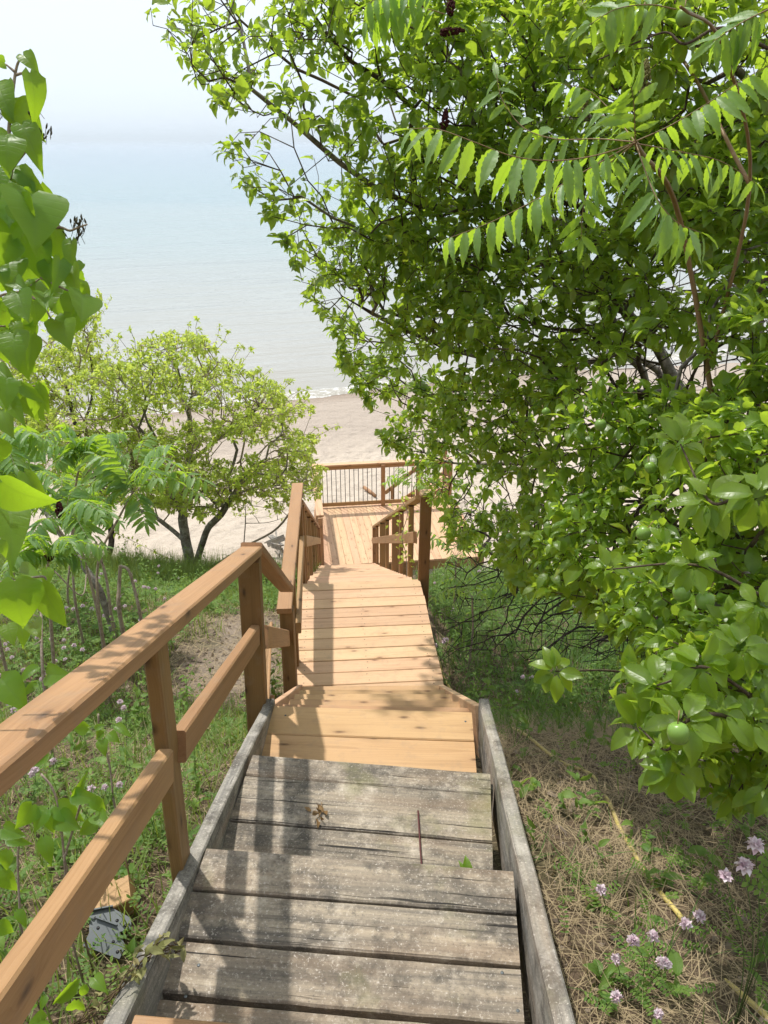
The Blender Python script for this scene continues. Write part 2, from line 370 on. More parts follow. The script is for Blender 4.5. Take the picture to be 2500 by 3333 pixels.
def water_mat():
    g = NT('lake water'); pos = g.n('NewGeometry').outputs['Position']; x = g.n('SeparateXYZ'); g.put(x.inputs[0], pos)
    s = g.math('SUBTRACT', x.outputs[1], g.math('MULTIPLY', x.outputs[0], SHORE))
    n0 = g.noise(g.scale(pos, (.012, .05, 1)), 1, 3, .6)
    ls = g.math('ADD', g.math('LOGARITHM', g.math('MAXIMUM', s, 1.0), 10.0), g.math('MULTIPLY', g.math('SUBTRACT', n0, .5), .25))
    mp = g.n('MapRange'); g.put(mp.inputs[0], ls); mp.inputs[1].default_value = 1.4; mp.inputs[2].default_value = 3.2
    c = g.ramp(mp.outputs[0], [(0.0, (.31, .29, .25)), (.12, (.32, .32, .29)), (.30, (.25, .315, .31)), (.46, (.17, .265, .29)), (.70, (.16, .24, .30)), (1.0, (.22, .29, .36))])
    sk = g.vmath('ADD', pos, None); 
    cv = g.n('CombineXYZ'); g.put(cv.inputs[0], g.math('ADD', g.math('MULTIPLY', x.outputs[0], .22), g.math('MULTIPLY', x.outputs[1], .06))); g.put(cv.inputs[1], g.math('MULTIPLY', s, 1.25))
    w1 = g.noise(cv.outputs[0], 1, 3, .55); cv2 = g.n('CombineXYZ'); g.put(cv2.inputs[0], g.math('MULTIPLY', x.outputs[0], .05)); g.put(cv2.inputs[1], g.math('MULTIPLY', s, .28))
    w2 = g.noise(cv2.outputs[0], 1, 2, .5)
    w3 = g.noise(g.scale(pos, (2.2, 6.0, 1)), 1, 2, .5)
    h = g.math('ADD', g.math('ADD', w1, g.math('MULTIPLY', w2, 3.2)), g.math('MULTIPLY', w3, .25))
    c = g.mix(g.math('MULTIPLY', g.math('SUBTRACT', w1, .5, clamp=True), .5), c, (.50, .56, .55))
    return g.done(g.bsdf(c, .16, g.bump(h, .42, .2), .5, IOR=1.33))
mb = MB(); V = []; F = []
ring = [26, 40, 70, 140, 300, 700, 1800, 4500, 9000]
lx = [-9000, -4000, -1500, -500, -150, -40, 0, 40, 150, 500, 1500, 4000, 9000]
for y in ring:
    for x in lx: V.append((x, y - (30 if abs(x) > 60 and y == 26 else 0), EYE - 8.75))
n = len(lx)
for i in range(len(ring) - 1):
    for j in range(n - 1): F.append((i*n + j, i*n + j + 1, (i+1)*n + j + 1, (i+1)*n + j))
mb.add(V, F, smooth=True)
tag(mb.build('lake_water', water_mat()), kind='structure')

# small breaker on the shore: rolled crest and foam lace
mb = MB(); r = random.Random(3); V = []; F = []; nx = 240
for i in range(nx + 1):
    x = -26 + 52 * i / nx; s0 = 29.45 + .22 * math.sin(x * .33) + .10 * math.sin(x * 1.13 + 1)
    a = max(0, .45 + .55 * math.sin(x * .21 + 1.0) + .25 * math.sin(x * .9))
    for (ds, hz) in ((-.34, .004), (-.22, .05), (-.05, .12), (.18, .09), (.7, .004)):
        wob = .05 * math.sin(x * 4.7 + ds * 9) + .03 * math.sin(x * 11.3 + ds * 5)
        V.append((x, s0 + ds + wob + SHORE * x, EYE - 8.745 + hz * a + .004))
for i in range(nx):
    for k in range(4): F.append((i*5 + k, i*5 + k + 5, i*5 + k + 6, i*5 + k + 1))
mb.add(V, F, smooth=True)
def foam_mat():
    g = NT('foam and turbid wave'); pos = g.n('NewGeometry').outputs['Position']; n = g.noise(pos, 5, 5, .75)
    c = g.mix(g.ramp(n, [(.50, 0.0), (.60, 1.0)]), (.33, .31, .26), (.70, .70, .68))
    return g.done(g.bsdf(c, .45, g.bump(n, .5, .05), .4))
tag(mb.build('breaking_wave', foam_mat()), kind='structure')

# ------------------------------------------------------------------ weathered upper staircase
Xl, Xr = -.535, .388
def side(y, h): return None
def sH(y):  # top line of the old side boards
    return np.interp(y, [-1.2, .98, 1.585, 2.19, 2.755], [1.0, 1.705, 1.905, 2.10, 2.315])
old = thing('weathered_staircase', 'grey weathered wooden staircase with wide plank treads in the foreground', 'staircase', (-.08, 2.7, EYE - 2.6))
for sx, nm in ((-1, 0), (1, 1)):
    mb = MB(); V = []; G = []; F = []
    ys = np.linspace(-.9, 2.80, 46); x0 = (Xl + .004) if sx < 0 else (Xr - .004 + .018)
    for i, y in enumerate(ys):
        h = sH(y) - .012; xi = (-.551 + .032 * (y - 1.19)) if sx < 0 else (.370 + .039 * (y - 1.13)); jx = .0025 * mnoise.noise(Vector((y * 3, 5 * sx, 0)))
        drift = (.02 * np.clip((y - 2.2) / .55, 0, 1)) if sx < 0 else (.03 * np.clip((y - 2.0) / .75, 0, 1))
        w = .046
        x0 = xi; drift = 0; pts = [(0, .24), (w, .24), (w, .005), (w - .005, 0), (.005, 0), (0, .005)]
        for (a, b) in pts:
            e = .0035 * mnoise.noise(Vector((y * 14, a * 60, b * 30 + 7 * sx)))
            V.append(P(x0 + sx * a + drift + jx, y, h + b + e)); G.append((y + 9 * sx, a - .02, b + .3 * sx))
    for i in range(len(ys) - 1):
        for k in range(6):
            a, b = i*6 + k, i*6 + (k+1) % 6; F.append((a, b, b + 6, a + 6) if sx > 0 else (a, a + 6, b + 6, b))
    F.append((5, 4, 3, 2, 1, 0)); F.append(tuple((len(ys)-1)*6 + k for k in range(6)))
    mb.add(V, F, gc=G, rn=.37 + .2 * sx)
    mb.build('stringer', M['oldside'], old)
# treads: (edge readings on the ground: left xy, right xy, H, board widths from the nosing back)
def tread_set(L, R, h, widths, gaps, mat, name, parent, t=.038, trim=.006, wear=.0, label=None, seed=0, tilt=0):
    L = np.array(L, float); R = np.array(R, float); ax = unit(R - L); back = np.array([ax[1], -ax[0]])
    off = 0
    for i, (w, gp) in enumerate(zip(widths, gaps)):
        rr = random.Random(seed * 31 + i); ra = rr.uniform(-.004, .004)
        a = L + back * (off + w / 2) + ax * trim; b = R + back * (off + w / 2 + ra) - ax * trim
        mb = MB(); dz = rr.uniform(-.002, .002)
        board(mb, P(a[0], a[1], h + t / 2 + dz), P(b[0], b[1], h + t / 2 - dz + tilt), (back[0], back[1], 0), w, t, ch=.005, wear=wear, seed=seed * 13 + i, nseg=30 if wear else None)
        mb.build(name, mat, parent, label)
        off += w + gp
tread_set((-.535, 1.634), (.380, 1.553), 1.905, [.138, .138, .138, .14], [.008, .010, .015, .01], M['oldwood'], 'tread_board', old, wear=.003, seed=1)
tread_set((-.503, 2.232), (.398, 2.139), 2.10, [.105, .205, .205, .09], [.003, .008, .006, 0], M['oldwood'], 'tread_board', old, wear=.003, seed=2)
tread_set((-.545, 1.03), (.38, .955), 1.705, [.138, .138, .138, .14], [.009, .01, .01, .01], M['railwood'], 'tread_board', old, seed=3, label='newer brown replacement board')
tread_set((-.505, 2.770), (.400, 2.728), 2.315, [.184, .184, .184], [.004, .004, 0], M['treadwood'], 'tread_board', old, seed=4, label='new pale brown replacement board')
for i, (L, R, h) in enumerate((((-.53, 1.585), (.38, 1.51), 1.97), ((-.50, 2.19), (.40, 2.10), 2.165))):   # cleats under the nosings
    mb = MB(); board(mb, P(L[0], L[1], h + .03), P(R[0], R[1], h + .03), (0, 0, 1), .12, .036, seed=50 + i); mb.build('tread_support', M['oldside'], old)
# screws
for (x, y, h) in ((-.475, 1.27, 1.905), (-.49, 1.19, 1.905), (.325, 1.155, 1.905), (.30, 1.25, 1.905), (-.44, 2.70, 2.315), (.36, 2.66, 2.315)):
    mb = MB(); lathe(mb, P(x, y, h - .0005), [(.0005, .0), (.0045, .0), (.0045, .0016), (.002, .0018)], 10); mb.build('screw', M['zinc'], old)

# ------------------------------------------------------------------ new flight down to the landing
new = thing('pale_wooden_steps', 'short steep flight of new pale wooden steps between old staircase and landing', 'staircase', (-.07, 3.5, EYE - 3.6))
TL = [(-.507, 3.028), (-.518, 3.325), (-.532, 3.624), (-.542, 3.920), (-.562, 4.216)]
TR = [(.424, 3.005), (.414, 3.305), (.406, 3.615), (.393, 3.922), (.381, 4.227)]
for k in range(5):
    tread_set(TL[k], TR[k], 2.315 + .2087 * (k + 1), [.142, .142], [.004, 0], M['treadwood'], 'step_board', new, seed=10 + k)
for sx in (-1, 1):
    mb = MB(); x0, x1 = (-.522, -.575) if sx < 0 else (.445, .402)
    board(mb, P(x0, 2.74, 2.315 + .13), P(x1, 4.22, 3.37 + .13), (0, .58, -.81), .235, .038, seed=80 + sx, ch=.003)
    mb.build('stringer', M['deckwood'], new)

# ------------------------------------------------------------------ landing
AH = rad(4.2); dL = np.array([-math.sin(AH), math.cos(AH)]); rL = np.array([math.cos(AH), math.sin(AH)]); C0 = np.array([-.079, 4.2])
def SL(s, r, h):
    q = C0 + dL * s + rL * r; return P(q[0], q[1], h)
land = thing('landing_platform', 'level landing of new pale boards between two flights of steps', 'platform', SL(.9, 0, 4.05))
mb = MB(); s = .02
for k in range(12):
    w = .140 if k < 11 else .125
    e = RNG.uniform(-.004, .004, 2)
    board(mb, SL(s + w/2, -.535 + e[0], 3.567 + .018), SL(s + w/2, .535 + e[1], 3.567 + .018), (*dL, 0), w, .036, seed=100 + k, ch=.004); s += w + .0062
mb.build('decking', M['deckwood'], land)
mb = MB(); lathe(mb, SL(.05, -.48, 3.5665), [(.0004, 0), (.0038, 0), (.0038, .0009), (.0004, .0009)], 7); scr = mb.build('screw', M['zinc_dark'], land); k0 = Vector(SL(.05, -.48, 0))
for k in range(12):
    for r in (-.48, -.01, .47):
        for ds in ((.035, .108) if k < 11 else (.04,)):
            c_ = scr.copy(); COL.objects.link(c_); c_.parent = land; c_.location = Vector(SL(.02 + k * .1462 + ds, r + RNG.uniform(-.01, .01), 0)) - k0
bpy.data.objects.remove(scr)
for r0 in (-.50, 0, .50):
    mb = MB(); board(mb, SL(.03, r0, 3.567 + .13), SL(1.74, r0, 3.567 + .13), (0, 0, 1), .18, .038, seed=120 + int(r0 * 10)); mb.build('joist', M['railwood'], land)
for (s, r) in ((.10, -.455), (.10, .455), (1.6, -.455), (1.6, .455)):
    mb = MB(); q = SL(s, r, 0); board(mb, SL(s, r, 3.62), P(q[0], q[1], gH(q[0], q[1]) + .25), (*rL, 0), .089, .089, seed=int(s * 70 + r * 9)); mb.build('support_post', M['railwood'], land)

# ------------------------------------------------------------------ long flight to the beach deck
low = thing('beach_staircase', 'long flight of new wooden steps descending from landing to lower deck', 'staircase', SL(5, 0, 6.9))
S0, S1 = 1.775, 8.64; NS = 25; HR = (7.3 - 3.567) / NS; RUN = (S1 - S0) / NS
for k in range(1, NS):
    mb = MB(); s = S0 + RUN * k; h = 3.567 + HR * k
    for q in (0, 1):
        sm = s - .07 - q * .144
        board(mb, SL(sm, -.49, h + .018), SL(sm, .49, h + .018), (*dL, 0), .14, .036, seed=200 + 2 * k + q)
    mb.build('step_board', M['deckwood'], low)
for r0 in (-.515, .515):
    mb = MB(); board(mb, SL(S0 - .05, r0, 3.567 + .16), SL(S1, r0, 7.3 + .13), (0, .5, -.86), .235, .038, seed=270 + int(r0)); mb.build('stringer', M['deckwood'], low)
for s in (4.0, 6.4):
    for r0 in (-.45, .45):
        h = 3.567 + (s - S0) * HR / RUN; q = SL(s, r0, 0)
        mb = MB(); board(mb, SL(s, r0, h + .15), P(q[0], q[1], gH(q[0], q[1]) + .2), (*rL, 0), .089, .089, seed=int(s * 9 + r0 * 4)); mb.build('support_post', M['railwood'], low)

# ------------------------------------------------------------------ lower deck on the beach
A2 = rad(7.4); d2 = np.array([-math.sin(A2), math.cos(A2)]); r2 = np.array([math.cos(A2), math.sin(A2)]); D0 = np.array([-1.48, 15.33])
def DK(r, b, h):   # r along the far edge, b back towards the bluff
    q = D0 + r2 * r - d2 * b; return P(q[0], q[1], h)
deck = thing('beach_deck', 'new pale wooden deck above the sand at the foot of the long steps', 'deck', DK(1.9, 1.3, 8.5))
mb = MB(); nb = 22
for k in range(nb):
    w = .1395; e = RNG.uniform(-.01, .01)
    rr0 = -.04 + k * .1425
    # boards run slightly askew to the frame
    board(mb, DK(rr0 + w/2 - .02, -.03, 7.318), DK(rr0 + w/2 + .045, 2.62 + e, 7.318), (*r2, 0), w, .036, seed=300 + k, nseg=6)
mb.build('decking', M['deckwood'], deck)
for nm, a, b in (('rim_joist', DK(-.05, 0, 7.43), DK(3.1, 0, 7.43)), ('rim_joist', DK(-.05, 2.6, 7.43), DK(3.1, 2.6, 7.43)), ('rim_joist', DK(-.05, .03, 7.43), DK(-.05, 2.57, 7.43)), ('rim_joist', DK(3.12, .03, 7.43), DK(3.12, 2.57, 7.43))):
    mb = MB(); board(mb, a, b, (0, 0, 1), .18, .038); mb.build(nm, M['railwood'], deck)
for (r, b) in ((0.04, .1), (1.6, .1), (3.0, .1), (0.04, 2.5), (1.6, 2.5), (3.0, 2.5)):
    mb = MB(); q = DK(r, b, 0); board(mb, DK(r, b, 7.36), P(q[0], q[1], 9.0), (*r2, 0), .14, .14); mb.build('support_post', M['railwood'], deck)

# ------------------------------------------------------------------ railings
def rail(mb, a, b, wd, w, t, seed=None): board(mb, a, b, wd, w, t, ch=.005, warp=.002, seed=seed)
# 1. upper left handrail of the old stair
def top1(y): return 1.495 - (2.75 - y) * .376
r1 = thing('stair_railing', 'brown wooden railing running down the left of the weathered staircase', 'railing', P(-.6, 1.6, 2.25))
mb = MB(); rail(mb, P(-.548, -.75, top1(-.75) + .019), P(-.548, 2.79, top1(2.79) + .019), (1, 0, 0), .088, .040, 1); mb.build('top_rail', M['railwood'], r1)
def mid1(y): return 1.858 - (2.732 - y) * .383
mb = MB(); rail(mb, P(-.551, -.6, mid1(-.6) + .05), P(-.551, 1.468, mid1(1.468) + .047), (0, 0, 1), .089, .039, 2); mb.build('mid_rail', M['railwood'], r1)
mb = MB(); rail(mb, P(-.549, 1.585, mid1(1.585) + .047), P(-.549, 2.732, mid1(2.732) + .047), (0, 0, 1), .089, .039, 3); mb.build('mid_rail', M['railwood'], r1)
mb = MB(); rail(mb, P(-.549, 1.525, top1(1.525) + .045), P(-.612, 1.60, 2.32), (0, 1, 0), .089, .036, 4); mb.build('post', M['shaded_postwood'], r1)
mb = MB(); rail(mb, P(-.559, 2.79, 1.56), P(-.600, 2.80, 2.95), (1, 0, 0), .089, .076, 5); mb.build('post', M['shaded_postwood'], r1)
mb = MB(); rail(mb, P(-.55, -.4, top1(-.4) + .045), P(-.61, -.4, 1.9), (0, 1, 0), .089, .038, 6); mb.build('post', M['shaded_postwood'], r1)
# short joining pieces down to the landing rail
mb = MB(); rail(mb, P(-.548, 2.80, 1.515), P(-.625, 4.24, 2.60), (1, 0, 0), .089, .040, 7); mb.build('joining_rail', M['railwood'], r1)
mb = MB(); rail(mb, P(-.535, 2.84, 1.99), P(-.640, 4.215, 2.965), (0, 0, 1), .105, .038, 8); mb.build('joining_rail', M['railwood'], r1)
# 2. landing railing
r2t = thing('landing_railing', 'level brown wooden railing along the left edge of the landing', 'railing', SL(.9, -.6, 3.9))
mb = MB(); rail(mb, P(-.647, 4.21, 2.749), P(-.764, 6.24, 2.749), (1, 0, 0), .098, .038, 11); mb.build('top_rail', M['railwood'], r2t)
mb = MB(); rail(mb, P(-.612, 4.60, 3.147), P(-.716, 5.95, 3.147), (0, 0, 1), .092, .038, 12); mb.build('mid_rail', M['railwood'], r2t)
mb = MB(); rail(mb, P(-.638, 4.27, 2.77), P(-.655, 4.28, 3.95), (1, 0, 0), .089, .089, 13); mb.build('post', M['shaded_postwood'], r2t)
mb = MB(); rail(mb, P(-.655, 4.75, 2.77), P(-.663, 4.75, 3.9), (*rL, 0), .038, .089, 14); mb.build('post', M['shaded_postwood'], r2t)
mb = MB(); rail(mb, P(-.742, 5.98, 2.77), P(-.742, 5.98, 4.0), (*rL, 0), .075, .089, 15); mb.build('post', M['shaded_postwood'], r2t)
# 3/4. railings of the long flight
def flight_rail(label, off, y0, y1, posts, top0, slope, nearpost):
    t = thing('flight_railing', label, 'railing', SL(4.5, off, 6.3), 'sloping railings of the long flight')
    def Q(y, h, o=0.0):
        x = -.079 - (y - 4.2) * .0734 + off + o; return P(x, y, h)
    tp = lambda y: top0 + slope * (y - y0)
    s = 1 if off > 0 else -1
    mb = MB(); rail(mb, Q(y0, tp(y0) + .019), Q(y1, tp(y1) + .019), (1, 0, 0), .089, .038, 20 + s); mb.build('top_rail', M['railwood'], t)
    mb = MB(); rail(mb, Q(y0 + .03, tp(y0) + .425, -s * .036), Q(y1, tp(y1) + .31, -s * .036), (0, 0, 1), .105, .034, 22 + s); mb.build('mid_rail', M['railwood'], t)
    for (y, w) in posts:
        mb = MB(); rail(mb, Q(y, tp(y) + .045), Q(y, tp(y) + .99), (*rL, 0), w, .06, int(y * 10)); mb.build('baluster', M['railwood'], t)
    if nearpost:
        mb = MB(); rail(mb, P(.362, 6.01, 2.735), P(.352, 6.0, 4.15), (1, 0, 0), .098, .092, 31); mb.build('newel_post', M['shaded_postwood'], t)
        mb = MB(); rail(mb, P(.315, 6.0, 2.722), P(.425, 6.0, 2.722), (0, 1, 0), .12, .024, 32); mb.build('post_cap', M['deckwood'], t)
flight_rail('sloping wooden railing on the right of the long flight starting at a thick post', .53, 6.04, 12.75, [(6.74, .05), (7.68, .045), (8.42, .089), (9.72, .05), (10.66, .089), (11.94, .045), (12.86 - .12, .08)], 2.76, .55, True)
flight_rail('sloping wooden railing on the left of the long flight, half hidden behind landing rail', -.53, 6.10, 12.75, [(6.25, .089), (7.2, .05), (8.36, .05), (9.56, .06), (10.6, .06), (11.9, .05), (12.7, .089)], 2.83, .545, False)
# 5. deck railing with black balusters
dr = thing('deck_railing', 'beach deck railing with thin black metal balusters and brown posts', 'railing', DK(1.9, 0, 7.3))
rl = 3.0
mb = MB(); rail(mb, DK(-.08, .02, 6.297), DK(rl, .02, 6.297), (*d2, 0), .14, .036, 41); mb.build('top_rail', M['deckwood'], dr)
mb = MB(); rail(mb, DK(-.08, .045, 6.36), DK(rl, .045, 6.36), (0, 0, 1), .085, .038, 42); mb.build('upper_rail', M['railwood'], dr)
mb = MB(); rail(mb, DK(0, .045, 7.225), DK(rl, .045, 7.225), (0, 0, 1), .085, .038, 43); mb.build('bottom_rail', M['railwood'], dr)
pr = [0.0, 1.46, 2.95]
for i, r in enumerate(pr):
    mb = MB(); rail(mb, DK(r, .095, 6.32), DK(r, .095, 7.42), (*r2, 0), .089, .060, 45 + i); mb.build('post', M['railwood'], dr)
for i in range(2):
    a, b = pr[i] + .045, pr[i+1] - .045; nbal = 13 if i == 0 else 13
    for k in range(nbal):
        r = a + (b - a) * (k + 1) / (nbal + 1)
        mb = MB(); tube(mb, [DK(r, .045, 6.40), DK(r, .045, 7.185)], .008, 6); mb.build('baluster', M['blackmetal'], dr)
ds = thing('side_railing', 'pale wooden railing along the left side of the beach deck', 'railing', DK(0, 1.3, 7.3))
mb = MB(); rail(mb, DK(-.03, .12, 6.297), DK(-.03, 2.5, 6.297), (*r2, 0), .14, .036, 61); mb.build('top_rail', M['deckwood'], ds)
mb = MB(); rail(mb, DK(-.03, .15, 7.225), DK(-.03, 2.5, 7.225), (0, 0, 1), .085, .038, 62); mb.build('bottom_rail', M['deckwood'], ds)
for b in (1.25, 2.5):
    mb = MB(); rail(mb, DK(-.03, b, 6.32), DK(-.03, b, 7.42), (*r2, 0), .089, .089, 63); mb.build('post', M['deckwood'], ds)
for k in range(20):
    b = .2 + k * .114
    if abs(b - 1.25) < .06: continue
    mb = MB(); tube(mb, [DK(-.03, b, 6.32), DK(-.03, b, 7.19)], .008, 6); mb.build('baluster', M['blackmetal'], ds)
# 6. steps from the deck to the sand, beyond the far railing
bs = thing('sand_steps', 'wooden handrail and steps leading from the deck down to the sand', 'staircase', P(.5, 17.0, 8.5))
a, b = P(.02, 16.75, 7.60), P(1.55, 16.95, 6.36)
mb = MB(); rail(mb, a, b, (0, 0, 1), .09, .038, 70); mb.build('handrail', M['railwood'], bs)
for f in (.12, .52, .93):
    p = a + (b - a) * f; mb = MB(); rail(mb, p, (p[0], p[1] + .02, .0), (1, 0, 0), .089, .089, 71); mb.build('post', M['railwood'], bs)
for y in (16.6, 17.4):
    mb = MB(); rail(mb, P(-.1, y, 8.55), P(1.6, y + .2, 7.42), (0, 0, 1), .22, .038, 74); mb.build('stringer', M['railwood'], bs)
for k in range(6):
    f = (k + .5) / 6; mb = MB(); rail(mb, P(-.1 + 1.7 * f, 16.62, 8.5 - 1.15 * f), P(-.1 + 1.7 * f, 17.4, 8.5 - 1.15 * f), (1, 0, 0), .26, .036, 75 + k); mb.build('step_board', M['deckwood'], bs)
# ------------------------------------------------------------------ leaves
def leaf_template(kind, var=0):
    r = random.Random(var * 7 + len(kind)); rows = []
    if kind == 'apple': prof = [(.0, .02), (.14, .30), (.34, .50), (.56, .52), (.78, .34), (.92, .13)]; fold, droop, wav = r.uniform(.1, .5), r.uniform(-.15, .65), .075
    elif kind == 'lilac': prof = [(-.05, .20), (.0, .50), (.06, .70), (.15, .84), (.26, .88), (.38, .84), (.50, .73), (.62, .57), (.74, .39), (.85, .21), (.94, .08)]; fold, droop, wav = r.uniform(.10, .5), r.uniform(.05, .6), .028
    elif kind == 'lance': prof = [(.0, .03), (.09, .15), (.17, .17), (.21, .235), (.29, .21), (.34, .265), (.42, .225), (.47, .262), (.55, .205), (.60, .235), (.68, .165), (.73, .18), (.83, .09), (.88, .085)]; fold, droop, wav = r.uniform(.05, .4), r.uniform(-.05, .45), .014
    elif kind == 'small': prof = [(.0, .05), (.3, .42), (.65, .42)]; fold, droop, wav = .2, r.uniform(-.1, .3), .03
    else: prof = [(.0, .1), (.5, .5), (.8, .4)]; fold, droop, wav = .1, .1, .0
    V = []; U = []; F = []
    for i, (y, w) in enumerate(prof):
        z = -droop * max(y, 0) ** 2 ; yy = y * (1 - .25 * abs(droop) * max(y, 0)); e = r.uniform(-wav, wav); e2 = r.uniform(-wav, wav)
        V += [(-w/2, yy - (.06 if kind == 'lilac' and i == 0 else 0), z + fold * w/2 + e), (0, yy + (.05 if kind == 'lilac' and i == 0 else 0), z), (w/2, yy - (.06 if kind == 'lilac' and i == 0 else 0), z + fold * w/2 + e2)]
        U += [(-w/2, y), (0, y), (w/2, y)]
    n = len(prof); V.append((r.uniform(-.03, .03), 1 - .25 * abs(droop), -droop * 1.1)); U.append((0, 1.0))
    for i in range(n - 1):
        a = i * 3; F += [(a, a+1, a+4, a+3), (a+1, a+2, a+5, a+4)]
    a = (n - 1) * 3; F += [(a, a+1, n*3), (a+1, a+2, n*3)]
    return np.array(V, float), F, np.array(U, float)
TM = {}
def templ(kind, nv=6):
    if kind not in TM: TM[kind] = [leaf_template(kind, v) for v in range(nv)]
    return TM[kind]
def add_leaves(mb, kind, pos, d, nrm, size, rn, wid=1.0, mat=0, rng=RNG):
    pos = np.asarray(pos, float); N = len(pos)
    if N == 0: return
    d = unit(d); nrm = np.asarray(nrm, float); x = unit(np.cross(d, nrm)); z = np.cross(x, d)
    size = np.broadcast_to(np.asarray(size, float), (N,)); rn = np.broadcast_to(np.asarray(rn, float), (N,)); wid = np.broadcast_to(np.asarray(wid, float), (N,))
    T = templ(kind); pick = rng.integers(0, len(T), N)
    for k, (V, F, U) in enumerate(T):
        q = np.nonzero(pick == k)[0]
        if len(q) == 0: continue
        S = size[q][:, None, None]
        v = pos[q][:, None] + S * (V[None, :, 0:1] * wid[q][:, None, None] * x[q][:, None] + V[None, :, 1:2] * d[q][:, None] + V[None, :, 2:3] * z[q][:, None])
        nv = len(V); sz = np.array([len(f) for f in F]); fl = np.concatenate([np.array(f) for f in F])
        loops = (fl[None] + nv * np.arange(len(q))[:, None]).ravel()
        mb.bulk(v.reshape(-1, 3), loops, np.tile(sz, len(q)), mat, np.tile(U, (len(q), 1)), np.repeat(rn[q], nv))

def inpoly(px, py, poly):
    poly = np.asarray(poly, float); c = np.zeros(len(px), bool); j = len(poly) - 1
    for i in range(len(poly)):
        xi, yi = poly[i]; xj, yj = poly[j]
        c ^= ((yi > py) != (yj > py)) & (px < (xj - xi) * (py - yi) / (yj - yi + 1e-12) + xi); j = i
    return c
def idw(px, py, ctrl):
    c = np.asarray(ctrl, float); d = (px[:, None] - c[None, :, 0])**2 + (py[:, None] - c[None, :, 1])**2 + 400
    w = 1 / d**1.5; return (w * c[None, :, 2]).sum(1) / w.sum(1)
def cnoise(p, s):
    return np.array([mnoise.noise(Vector((a[0]*s, a[1]*s, a[2]*s))) for a in p])

# ------------------------------------------------------------------ trees grown towards points in their crown
def grow(skel, att, bf=.35, step=.16, jit=.018, sag=0.0, rng=RNG):
    """skel: list of (polyline) limbs, the first starts at the ground.  Returns nodes, parents."""
    N = []; PA = []; PL = []
    for li, (pts, par) in enumerate(skel):
        prev = par if par is not None else -1
        if isinstance(par, tuple): prev = int(np.argmin(np.linalg.norm(np.array(N) - np.array(par), axis=1)))
        for p in pts:
            L = 0 if prev < 0 else PL[prev] + np.linalg.norm(np.array(p) - N[prev])
            N.append(np.array(p, float)); PA.append(prev); PL.append(L); prev = len(N) - 1
    cap = len(N) + len(att) * 9 + 10
    A = np.zeros((cap, 3)); A[:len(N)] = np.array(N); D = np.zeros(cap); D[:len(N)] = PL; n = len(N)
    root = np.array(N)
    order = np.argsort(np.min(np.linalg.norm(att[:, None] - root[None, ::2], axis=2), axis=1))
    ends = []
    for i in order:
        a = att[i]; dd = np.linalg.norm(A[:n] - a, axis=1); j = int(np.argmin(dd + bf * D[:n])); L = dd[j]
        if L < .02: continue
        m = max(1, int(L / step)); p = A[j].copy(); pj = j; b = A[j].copy()
        side = rng.normal(0, jit, 3) * min(1, L / .3)
        for k in range(1, m + 1):
            f = k / m; q = b + (a - b) * f + side * math.sin(f * math.pi) * 2 + rng.normal(0, jit * .35, 3) * (k < m); q[2] -= sag * math.sin(f * math.pi) * L
            A[n] = q; D[n] = D[pj] + np.linalg.norm(q - A[pj]); PA.append(pj); pj = n; n += 1
        ends.append(pj)
    return A[:n], np.array(PA), np.array(ends)
def pipe_radii(PA, n, tip=.0022, ex=.43, rmax=.2):
    cnt = np.zeros(n); ch = np.zeros(n, int)
    for i in range(n):
        if PA[i] >= 0: ch[PA[i]] += 1
    cnt[ch == 0] = 1
    for i in range(n - 1, -1, -1):
        if PA[i] >= 0: cnt[PA[i]] += cnt[i]
    return np.minimum(tip * np.maximum(cnt, 1) ** ex, rmax), cnt, ch
def chains(A, PA, cnt):
    n = len(A); kids = [[] for _ in range(n)]; roots = []
    for i in range(n):
        (kids[PA[i]] if PA[i] >= 0 else roots).append(i)
    out = []; st = [(r, -1) for r in roots]
    while st:
        i, par = st.pop(); c = [par] if par >= 0 else []
        while True:
            c.append(i)
            if not kids[i]: break
            k = sorted(kids[i], key=lambda q: -cnt[q])
            for q in k[1:]: st.append((q, i))
            i = k[0]
        if len(c) > 1: out.append(c)
    return out
def branch_mesh(mb, A, PA, R, cnt, split=None, minr=.0):
    for c in chains(A, PA, cnt):
        rr = R[c].copy(); 
        if len(c) > 1 and PA[c[1]] == c[0]: rr[0] = min(rr[0], rr[1] * 1.35)
        k = 10 if rr.max() > .04 else 7 if rr.max() > .015 else 5 if rr.max() > .006 else 3
        pts = A[c]; tgt = mb if (split is None or rr.max() > min(.022, R.max() * .45)) else split
        tube(tgt, pts, rr, k, cap=False, jit=.06 if k >= 7 else 0)
def rosette(A, PA, idx, per, size, spread, up, rng, rn_lo=0.0, rn_hi=1.0):
    """Clusters of leaves round twig nodes: returns pos, dir, normal, size, rn."""
    idx = np.asarray(idx); tw = unit(A[idx] - A[np.maximum(PA[idx], 0)])
    k = rng.poisson(per, len(idx)) + 1; rep = np.repeat(np.arange(len(idx)), k); n = len(rep)
    t = tw[rep]; rd = unit(rng.normal(0, 1, (n, 3))); d = unit(t * rng.uniform(.1, .9, (n, 1)) + rd * spread + np.array([0, 0, up]) * rng.uniform(.2, 1, (n, 1)))
    pos = A[idx][rep] - t * rng.uniform(0, .05, (n, 1)) * (size / .06) + d * size * .22 + rng.normal(0, size * .12, (n, 3))
    nrm = unit(np.array([0, 0, 1.0]) + rng.normal(0, .42, (n, 3)) + .25 * SUNV)
    tint = np.clip(rng.normal(0, .16, len(idx))[rep] + rng.uniform(rn_lo, rn_hi, n), 0, .999)
    return pos, d, nrm, size * np.exp(rng.normal(0, .25, n)), tint
SUNV = np.array([-.28, .37, .88])

